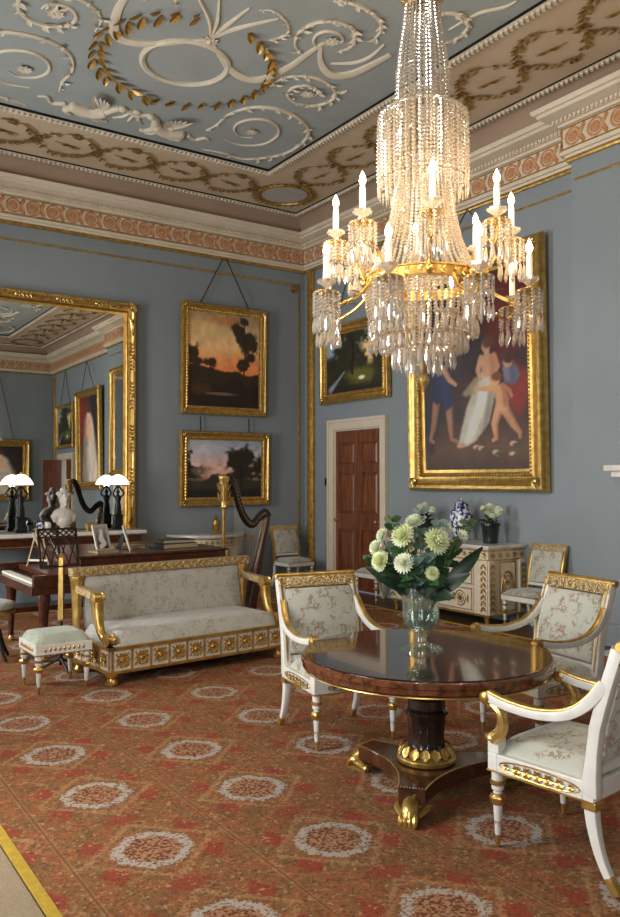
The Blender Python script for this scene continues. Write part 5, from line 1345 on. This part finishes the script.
for y, x in ((7.72, 2.30), (8.25, 2.30)):                  # pale struts of the folding music desk
    a = q(x, y); MB().sweep([(a[0], a[1], .95), (a[0] - .09, a[1] + .01, 1.13)], .018, .018, up=(0, 1, 0)).build('desk_strut', 'paper', t, smooth=False)
PZ = .955 + FZ
def photo_frame(x, y, w2, h2, rz, lean, label, mat='paper'):
    t = thing('photograph_frame', label, 'photo frame', (x, y, PZ), rz); t.rotation_euler = (-lean, 0, rz)
    frame_prof(MB(), w2 - .05, h2 - .05, [(0, 0), (0, .012), (.025, .014), (.025, 0)]).build('frame', mat, t, smooth=False, loc=(0, 0, .025))
    p = Paint(20, 26, .75, 8); p.grad([(0, (40, 40, 40)), (1, (150, 148, 144))]); p.line([(.55, .75), (.45, .45), (.7, .25), (.3, .1)], [.09, .16, .12, .1], (224, 222, 216)); p.blob(.55, .8, .13, .1, (210, 206, 200), .2, .3)
    c = canvas(w2 - .045, h2 - .045, p.done(), t, -.006); c.location = (0, 0, .022); c.name = 'photograph'
    MB().box(-w2 * .45, w2 * .45, -.004, 0.004, .005, h2 - .005).build('backing', 'book_dark', t, smooth=False)
    s = MB(); s.sweep([(0, .01, h2 * .7), (0, h2 * .42, .004 + h2 * .42 * math.tan(-lean) * -1)], .04, .005, up=(1, 0, 0)); s.build('strut', 'book_dark', t, smooth=False)
photo_frame(2.78, 7.80, .20, .27, .45, .28, 'white-mounted photograph of a seated person standing on the piano')
photo_frame(3.02, 7.72, .20, .26, 1.15, .30, 'silver-edged photograph frame turned away on the piano', 'white_paint')
def book(x, y, w2, d2, h2, rz, mat, label, z=PZ):
    t = thing('book', label, 'book', (x, y, z), rz)
    c = MB().box(-w2 / 2, w2 / 2, -d2 / 2, d2 / 2, 0, .004).box(-w2 / 2, w2 / 2, -d2 / 2, d2 / 2, h2 - .004, h2).box(-w2 / 2, -w2 / 2 + .005, -d2 / 2, d2 / 2, 0, h2).build('cover', mat, t, smooth=False)
    MB().box(-w2 / 2 + .006, w2 / 2 - .006, -d2 / 2 + .005, d2 / 2 - .005, .005, h2 - .005).build('pages', 'book_pages', t, smooth=False)
book(2.72, 7.62, .24, .17, .03, .2, 'book_tan', 'tan leather book lying on the piano before the photographs')
book(3.10, 8.00, .32, .22, .035, -.1, 'book_tan', 'large tan book lying flat on the piano behind the photographs')
book(3.55, 7.85, .42, .30, .05, .12, 'book_dark', 'thick dark album lying on the piano lid near the harp')
book(3.57, 7.86, .36, .26, .035, -.05, 'book_dark', 'thin dark music book on top of the thick album', PZ + .05)

# music stand in front of the piano
t = thing('music_stand', 'music stand with dark fretwork desk on a gilt column', 'music stand', (2.16, 7.13, FZ), 0.2)
MB().lathe([(.014, .04), (.016, .3), (.014, .32), (.014, .60)], 10).build('lower_pole', 'iron', t)
MB().lathe([(.016, .42), (.034, .44), (.032, .50), (.026, .98), (.032, 1.0), (.012, 1.02)], 4).build('gilt_column', 'gold', t, smooth=False)
for k in range(3):
    a = 2 * PI * k / 3 + .4; MB().tube(bez([(0, 0, .10), (.08 * math.cos(a), .08 * math.sin(a), .06), (.17 * math.cos(a), .17 * math.sin(a), .012)], 4), .011, 7).build('foot', 'iron', t)
dk = MB(); dk.T = Matrix.Translation((0, 0.02, .90)) @ Matrix.Rotation(-.2, 4, 'X') @ Matrix.Diagonal((.78, 1, .95, 1))
for a, b in ((-.24, -.22), (.22, .24), (-.01, .01)): dk.box(a, b, -.01, .01, 0, .36)
for a, b in ((0, .02), (.27, .285), (.34, .36)): dk.box(-.24, .24, -.01, .01, a, b)
for i in range(6):
    x = -.22 + .073 * i
    for s in (1, -1): dk.sweep([(x, 0, .285 if s > 0 else .34), (x + .073, 0, .34 if s > 0 else .285)], .012, .010, up=(0, 1, 0))
for i in range(4):
    x = -.22 + .11 * i
    for s in (1, -1): dk.sweep([(x, 0, .02 if s > 0 else .27), (x + .11, 0, .27 if s > 0 else .02)], .012, .010, up=(0, 1, 0))
dk.box(-.24, .24, -.06, 0, -.012, 0)
dk.build('fretwork_desk', 'ebonised', t, smooth=False)
# folding easel with pale edges on the keyboard end
t = thing('desk_easel', 'small folding easel with pale edges standing over the piano keys', 'easel', (2.31, 8.42, .78 + FZ), -.75); t.scale = (.75, .6, 1.2)
for s in (-1, 1): MB().sweep([(s * .16, 0, 0), (s * .03, .03, .32)], .02, .014, up=(0, 1, 0)).build('easel_leg', 'book_tan', t, smooth=False)
MB().sweep([(-.05, .025, .27), (.05, .025, .27)], .016, .014, up=(0, 1, 0)).build('cross_bar', 'book_tan', t, smooth=False); MB().sweep([(-.14, .005, .05), (.14, .005, .05)], .016, .014, up=(0, 1, 0)).build('ledge', 'paper', t, smooth=False)
MB().sweep([(0, .03, .32), (0, .17, 0)], .016, .012, up=(0, 1, 0)).build('prop', 'book_tan', t, smooth=False)
# piano seat
t = thing('piano_stool', 'round piano stool with pale seat and curved gilt legs', 'stool', (1.72, 7.85, 0.012))
MB().lathe([(.20, .47), (.225, .48), (.23, .50), (.215, .53), (.15, .55), (.001, .555)], 28).build('seat_cushion', 'silk_sofa', t, smooth='all')
MB().lathe([(.18, .43), (.225, .44), (.225, .47), (.18, .475)], 28).build('seat_rail', 'gold', t)
MB().lathe([(.03, .22), (.04, .25), (.022, .30), (.03, .42), (.05, .435)], 14).build('column', 'gold', t)
for k in range(4):
    a = 2 * PI * k / 4 + .5; c, s = math.cos(a), math.sin(a)
    pth = bez([(.02 * c, .02 * s, .28), (.10 * c, .10 * s, .27), (.15 * c, .15 * s, .14), (.22 * c, .22 * s, .012)], 5); MB().tube(pth, lerps([.024, .022, .018, .014], len(pth)), 8).build('leg', 'bronze', t)
# ================================================================ GLASS VASE OF CHRYSANTHEMUMS
TZ = .7415 + FZ
VX, VY = 2.965, 3.33
t = thing('glass_vase', 'fluted glass urn vase of flowers on the round table', 'vase', (VX, VY, TZ))
MB().lathe([(.118, 0), (.118, .010), (.09, .024), (.05, .036), (.030, .05), (.028, .07), (.04, .078), (.03, .086), (.055, .10), (.085, .13), (.098, .18), (.10, .26), (.112, .335), (.118, .345), (.112, .345), (.094, .26), (.092, .18), (.078, .135), (.045, .108), (.001, .102)], 56, flute=.02, nf=18).build('bowl', 'vase_glass', t)
MB().lathe([(.001, .106), (.044, .112), (.074, .138), (.086, .18), (.0875, .205), (.001, .206)], 40).build('water', 'vase_glass', t)
Rv = Vector((.83, -.558, 0)); Dv = Vector((.558, .83, 0))
def vpos(px, py, dep): return Rv * ((px - 421) * .00545) + Dv * dep + Vector((0, 0, (648 - py) * .00545))
random.seed(21)
blooms = [(402, 534, -.03, 1, 1.02), (416, 522, .05, 2, 1.0), (436, 539, -.05, 1, 1.16), (402, 560, -.09, 2, .95), (380, 559, -.04, 1, .88), (377, 547, .03, 2, .8), (384, 535, .06, 2, .75), (463, 536, .03, 2, .82), (430, 570, -.09, 1, .62), (449, 528, .08, 2, .7), (410, 545, .07, 1, .8)]
BLABEL = ['lime-green chrysanthemum just below the topmost white bloom in the vase', 'topmost creamy white chrysanthemum of the vase bouquet', 'largest lime-green chrysanthemum in the vase bouquet', 'creamy white chrysanthemum just above the vase rim between two lime blooms',
    'lime-green chrysanthemum lowest on the door side of the bouquet', 'creamy white chrysanthemum between the lowest lime bloom and a smaller white one', 'small creamy white chrysanthemum highest on the door side of the bouquet', 'creamy white chrysanthemum leaning out towards the porcelain jar',
    'smallest lime-green chrysanthemum, half open above the vase rim', 'small creamy white chrysanthemum tucked behind the largest lime bloom', 'lime-green chrysanthemum tucked behind the front blooms of the vase']
base = Vector((0, 0, .13))
for i, (px, py, dep, k, sc) in enumerate(blooms):
    p = vpos(px, py, dep)
    f = thing('chrysanthemum', BLABEL[i], 'flower', (VX, VY, TZ), 0, 'chrysanthemums in the vase')
    neck = Vector((p.x * .55, p.y * .55, .33)); neck = neck if Vector((neck.x, neck.y)).length < .085 else Vector((neck.x, neck.y, 0)).normalized() * .085 + Vector((0, 0, .33))
    path = bez([base + Vector((random.uniform(-.03, .03), random.uniform(-.03, .03), 0)), neck, p - Vector((0, 0, .02))], 6)
    st = MB().tube(path, .0045, 6).build('stem', 'stem_green', f)
    out = (p - Vector((0, 0, .30))); 
    o = link('bloom', FH[k], f, p); d = (Vector((p.x, p.y, .08)) - Dv * .06).normalized()
    o.rotation_euler = d.to_track_quat('Z', 'Y').to_euler(); o.scale = (sc * 1.0,) * 3
    lv = MB()
    for j in range(4):
        c = path[7 + j] if 7 + j < len(path) else path[-2]; a = random.random() * 6.28
        lv.leaf(c, (math.cos(a), math.sin(a), .3), (-.5, -.7, .6), random.uniform(.08, .12), .065, .3, curl=.3)
    lv.build('leaf', 'leaf_green', st)
# broad dark leaves
for i, (px, py, dep, L, W3) in enumerate(((468, 560, -.05, .30, .09), (478, 552, .05, .30, .08), (392, 575, -.10, .20, .09), (418, 585, -.14, .22, .10), (455, 575, -.10, .22, .09), (376, 570, .06, .22, .07), (430, 560, .12, .24, .08), (440, 590, -.13, .18, .09))):
    p = vpos(px, py, dep); a0 = Vector((p.x * .35, p.y * .35, .30)); d = p - a0
    f = thing('broad_leaf', 'broad dark green leaf spreading over the rim of the glass vase', 'leaf', (VX, VY, TZ), 0, 'broad leaves in the vase')
    MB().leaf(a0, d, (-.5, -.75, .5), d.length * 1.1 + .05, W3 * .9, .3, curl=.2, seg=6).build('blade', 'leaf_dark', f); MB().tube(bez([base, a0 * .9 + base * .1, a0], 3), .004, 5).build('stalk', 'stem_green', f)
for i, (px, py, dep) in enumerate(((392, 520, .0), (426, 556, -.06), (452, 545, -.03), (422, 512, .06), (470, 524, .06), (395, 546, .02), (442, 556, .0), (412, 560, -.08), (371, 560, .05), (440, 524, .03))):
    p = vpos(px, py, dep); f = thing('eucalyptus_sprig', 'grey-green eucalyptus sprig among the blooms in the glass vase', 'foliage', (VX, VY, TZ), 0, 'eucalyptus sprigs in the vase') if i % 2 else thing('leafy_sprig', 'mid-green leafy sprig among the blooms in the glass vase', 'foliage', (VX, VY, TZ), 0, 'leafy sprigs in the vase')
    neck = Vector((p.x * .4, p.y * .4, .33)); path = bez([base, neck, p], 6); MB().tube(path, .003, 5).build('stem', 'stem_green', f)
    lv = MB()
    for j in range(5, len(path)):
        for s in (0, 2.2, 4.2): a = s + j; lv.leaf(path[j], (math.cos(a), math.sin(a), .45), (-.4, -.6, .6), .058, .05, .2)
    lv.build('leaves', 'leaf_blue' if i % 2 else 'leaf_green', f)

# ================================================================ CHANDELIER
HX, HYc = 3.45, 3.88
CH_ROT = math.atan2(-HYc, -HX)                      # candles start on the side towards the windows
ch = thing('chandelier', 'large cut-glass chandelier with candle arms and cascades of crystal drops', 'chandelier', (HX + .022, HYc - .015, -.03), CH_ROT + .09)
MB().lathe([(.012, 4.88), (.012, 5.83)], 8).lathe([(.001, 5.905), (.13, 5.90), (.15, 5.87), (.05, 5.83), (.012, 5.82)], 20).build('suspension_rod', 'gold', ch)
cr = MB().lathe([(.015, 4.90), (.05, 4.87), (.09, 4.84), (.115, 4.80), (.12, 4.77), (.10, 4.76), (.02, 4.80)], 24)
for k in range(14):
    a = 2 * PI * k / 14; cr.leaf((.115 * math.cos(a), .115 * math.sin(a), 4.78), (math.cos(a) * .5, math.sin(a) * .5, 1), (math.cos(a), math.sin(a), 0), .07, .05, .3)
cr.build('crown', 'gold_bright', ch)
def strand(pts, sp=.024, r0=.009, r1=.009, name='bead_strand', drop=0.0):
    """string of cut beads along a curve in the x-z plane"""
    P = [Vector((x, 0, z)) for x, z in pts]; mb = MB(); acc = 0.0; L = sum((P[i + 1] - P[i]).length for i in range(len(P) - 1)); pos = 0.0; i = 0; seg0 = 0.0
    while pos <= L and i < len(P) - 1:
        sl = (P[i + 1] - P[i]).length
        while pos <= seg0 + sl + 1e-9:
            c = P[i] + (P[i + 1] - P[i]) * ((pos - seg0) / max(sl, 1e-9)); f = pos / L; r = r0 + (r1 - r0) * f
            mb.octa(c, r, r * 1.15); pos += sp * (.75 + .25 * r / r0)
        seg0 += sl; i += 1
    if drop: c = P[-1]; mb.octa((c.x, 0, c.z - .03), .008, .02, drop)
    return mb.mesh(name, 'crystal', False)
def prism(L=.10, r=.011):
    mb = MB(); n = 6; vs = [(0, 0, 0)]
    for z, rr in ((-.018, .55), (-L * .72, 1.0)): vs += [(r * rr * math.cos(2 * PI * k / n), r * rr * math.sin(2 * PI * k / n), z) for k in range(n)]
    vs.append((0, 0, -L)); fs = []
    for k in range(n):
        k2 = (k + 1) % n; fs += [(0, 1 + k, 1 + k2), (1 + k, 7 + k, 7 + k2, 1 + k2), (13, 7 + k2, 7 + k)]
    mb.add(vs, fs); mb.octa((0, 0, .014), .008, .010); return mb.mesh('prism', 'crystal', False)
def ringof(me, n, name, parent, off=0.0, loc=(0, 0, 0), rad=None):
    for k in range(n):
        a = 2 * PI * (k + off) / n
        link(name, me, parent, (loc[0] + (rad or 0) * math.cos(a), loc[1] + (rad or 0) * math.sin(a), loc[2]), a)
def metal_ring(r, z, rad, mat='gold'):
    MB().tube([(r * math.cos(a), r * math.sin(a), z) for a in [2 * PI * k / 40 for k in range(40)]], rad, 6, closed=True).build('hoop', mat, ch)
# top tier, second tier, inner tent
metal_ring(.10, 4.76, .006); metal_ring(.175, 4.33, .003, 'crystal'); metal_ring(.285, 4.04, .003, 'crystal'); metal_ring(.17, 3.74, .003, 'crystal')
ringof(strand([(.11, 4.76), (.125, 4.62), (.15, 4.46), (.165, 4.32), (.175, 4.0), (.175, 3.78)], .025, .0095, .012), 30, 'bead_strand', ch)
ringof(strand([(.07, 4.76), (.08, 4.4), (.09, 4.0)], .026, .012, .012), 14, 'bead_strand', ch, .5)
ringof(strand([(.18, 4.10), (.24, 4.07), (.285, 4.03), (.288, 3.9), (.288, 3.62)], .025, .0115, .0115, drop=.075), 42, 'bead_strand', ch)
ringof(strand([(.235, 4.0), (.238, 3.8), (.238, 3.60)], .025, .0115, .0115, drop=.07), 30, 'bead_strand', ch, .5)
ringof(strand([(.165, 3.74), (.175, 3.60), (.20, 3.42), (.24, 3.23), (.30, 3.08), (.355, 3.0)], .021, .009, .0145), 42, 'bead_strand', ch)
# main gilt band with pierced ornament
bd = MB().lathe([(.352, 2.930), (.37, 2.925), (.374, 2.935), (.366, 2.940), (.366, 2.990), (.374, 2.995), (.37, 3.005), (.352, 3.000), (.352, 2.930)], 48, caps=False).build('main_band', 'gold', ch)
orn = MB()
for k in range(32):
    a = 2 * PI * k / 32
    for s in (-1, 1): orn.leaf((.369 * math.cos(a), .369 * math.sin(a), 2.965), (-math.sin(a) * .7, math.cos(a) * .7, s * .7), (math.cos(a), math.sin(a), 0), .036, .022, .3, seg=2)
for k in range(8):
    a = 2 * PI * k / 8; MB().ball((.378 * math.cos(a), .378 * math.sin(a), 2.965), .028, 8, 6).build('band_boss', 'gold_bright', bd)
orn.build('band_ornament', 'gold_bright', bd)['kind'] = 'stuff'
# lower basket
ringof(strand([(.36, 2.925), (.362, 2.865), (.355, 2.785), (.335, 2.715)], .021, .0145, .0145), 56, 'bead_strand', ch)
ringof(strand([(.33, 2.725), (.29, 2.645), (.23, 2.575), (.15, 2.515), (.05, 2.475)], .022, .0135, .012), 36, 'bead_strand', ch)
metal_ring(.335, 2.720, .004); metal_ring(.27, 2.625, .004); metal_ring(.19, 2.545, .004)
PR, PRs, PRl = prism(.105, .0135), prism(.10, .0125), prism(.13, .0145)
ringof(PR, 44, 'prism', ch, 0, (0, 0, 2.710), .34); ringof(PR, 36, 'prism', ch, .3, (0, 0, 2.615), .275); ringof(PRl, 26, 'prism', ch, 0, (0, 0, 2.535), .195); ringof(PRl, 14, 'prism', ch, .5, (0, 0, 2.495), .11)
MB().lathe([(.02, 2.505), (.05, 2.475), (.03, 2.405), (.016, 2.385), (.03, 2.365), (.036, 2.335), (.02, 2.305), (.012, 2.285), (.001, 2.260)], 14).build('finial', 'gold_bright', ch)
# arms: eight high, eight low, candles between
CS = strand([(0, 0), (0, -.13)], .022, .0125, .0125); CS2 = strand([(0, 0), (0, -.09)], .022, .012, .012)
pan = MB().lathe([(.012, -.03), (.02, -.02), (.06, -.006), (.076, 0), (.076, .006), (.02, .004)], 18)
pan.T = Matrix.Translation((0, 0, 0)); pan.lathe([(.077, -.004), (.083, 0), (.077, .004)], 18)
panme = pan.mesh('drip_pan', 'gold_bright')
cup = MB().lathe([(.010, .004), (.016, .02), (.014, .035), (.032, .05), (.050, .062), (.056, .078), (.044, .080), (.02, .066)], 14, flute=.12, nf=7)
for k in range(7):
    a = 2 * PI * k / 7; cup.leaf((.03 * math.cos(a), .03 * math.sin(a), .06), (math.cos(a), math.sin(a), .35), (0, 0, 1), .032, .026, .3, seg=2)
cupme = cup.mesh('candle_cup', 'crystal'); MATS_cup = cupme
canme = MB().lathe([(.019, .062), (.019, .20), (.016, .226), (.004, .234)], 12).mesh('candle', 'wax')
flme = MB().lathe([(.001, .228), (.014, .238), (.021, .256), (.018, .278), (.008, .30), (.001, .315)], 10).mesh('flame', 'flame')
CANDLE_W = 7.0
def candle_arm(a, R, zp, pts, first):
    arm = MB(); arm.T = Matrix.Rotation(a, 4, 'Z')
    pth = bez([(r, 0, z) for r, z in pts], 5); arm.tube(pth, lerps([.012, .011, .010, .010], len(pth)), 7)
    arm.leaf(pth[5], (1, 0, .6), (0, 0, 1), .08, .035, .3, curl=.3); arm.ball(pth[len(pth) // 2], .017, 8, 5)
    A = arm.build('candle_arm', 'gold', ch)
    c, s = R * math.cos(a), R * math.sin(a)
    link('drip_pan', panme, A, (c, s, zp)); link('candle_cup', cupme, A, (c, s, zp)); link('candle', canme, A, (c, s, zp)); link('flame', flme, A, (c, s, zp))
    ringof(CS, 11, 'bead_strand', A, 0, (c, s, zp - .01), .078); ringof(PRs, 11, 'prism', A, 0, (c, s, zp - .155), .078); ringof(CS2, 4, 'bead_strand', A, .3, (c, s, zp - .015), .036); ringof(PRs, 4, 'prism', A, .3, (c, s, zp - .12), .036)
    l = bpy.data.lights.new('candle_light', 'POINT'); l.energy = CANDLE_W; l.color = (1, .74, .45); l.shadow_soft_size = .02
    o = bpy.data.objects.new('candle_light', l); COL.objects.link(o); o.parent = A; o.location = (c, s, zp + .34)
for k in range(8):
    a = 2 * PI * k / 8
    candle_arm(a, .56, 3.23, [(.37, 2.97), (.42, 3.08), (.49, 3.14), (.545, 3.11), (.56, 3.20)], k)
for k in range(8):
    a = 2 * PI * (k + .5) / 8
    candle_arm(a, .665, 2.85, [(.37, 2.94), (.44, 2.86), (.54, 2.80), (.63, 2.77), (.665, 2.82)], k)
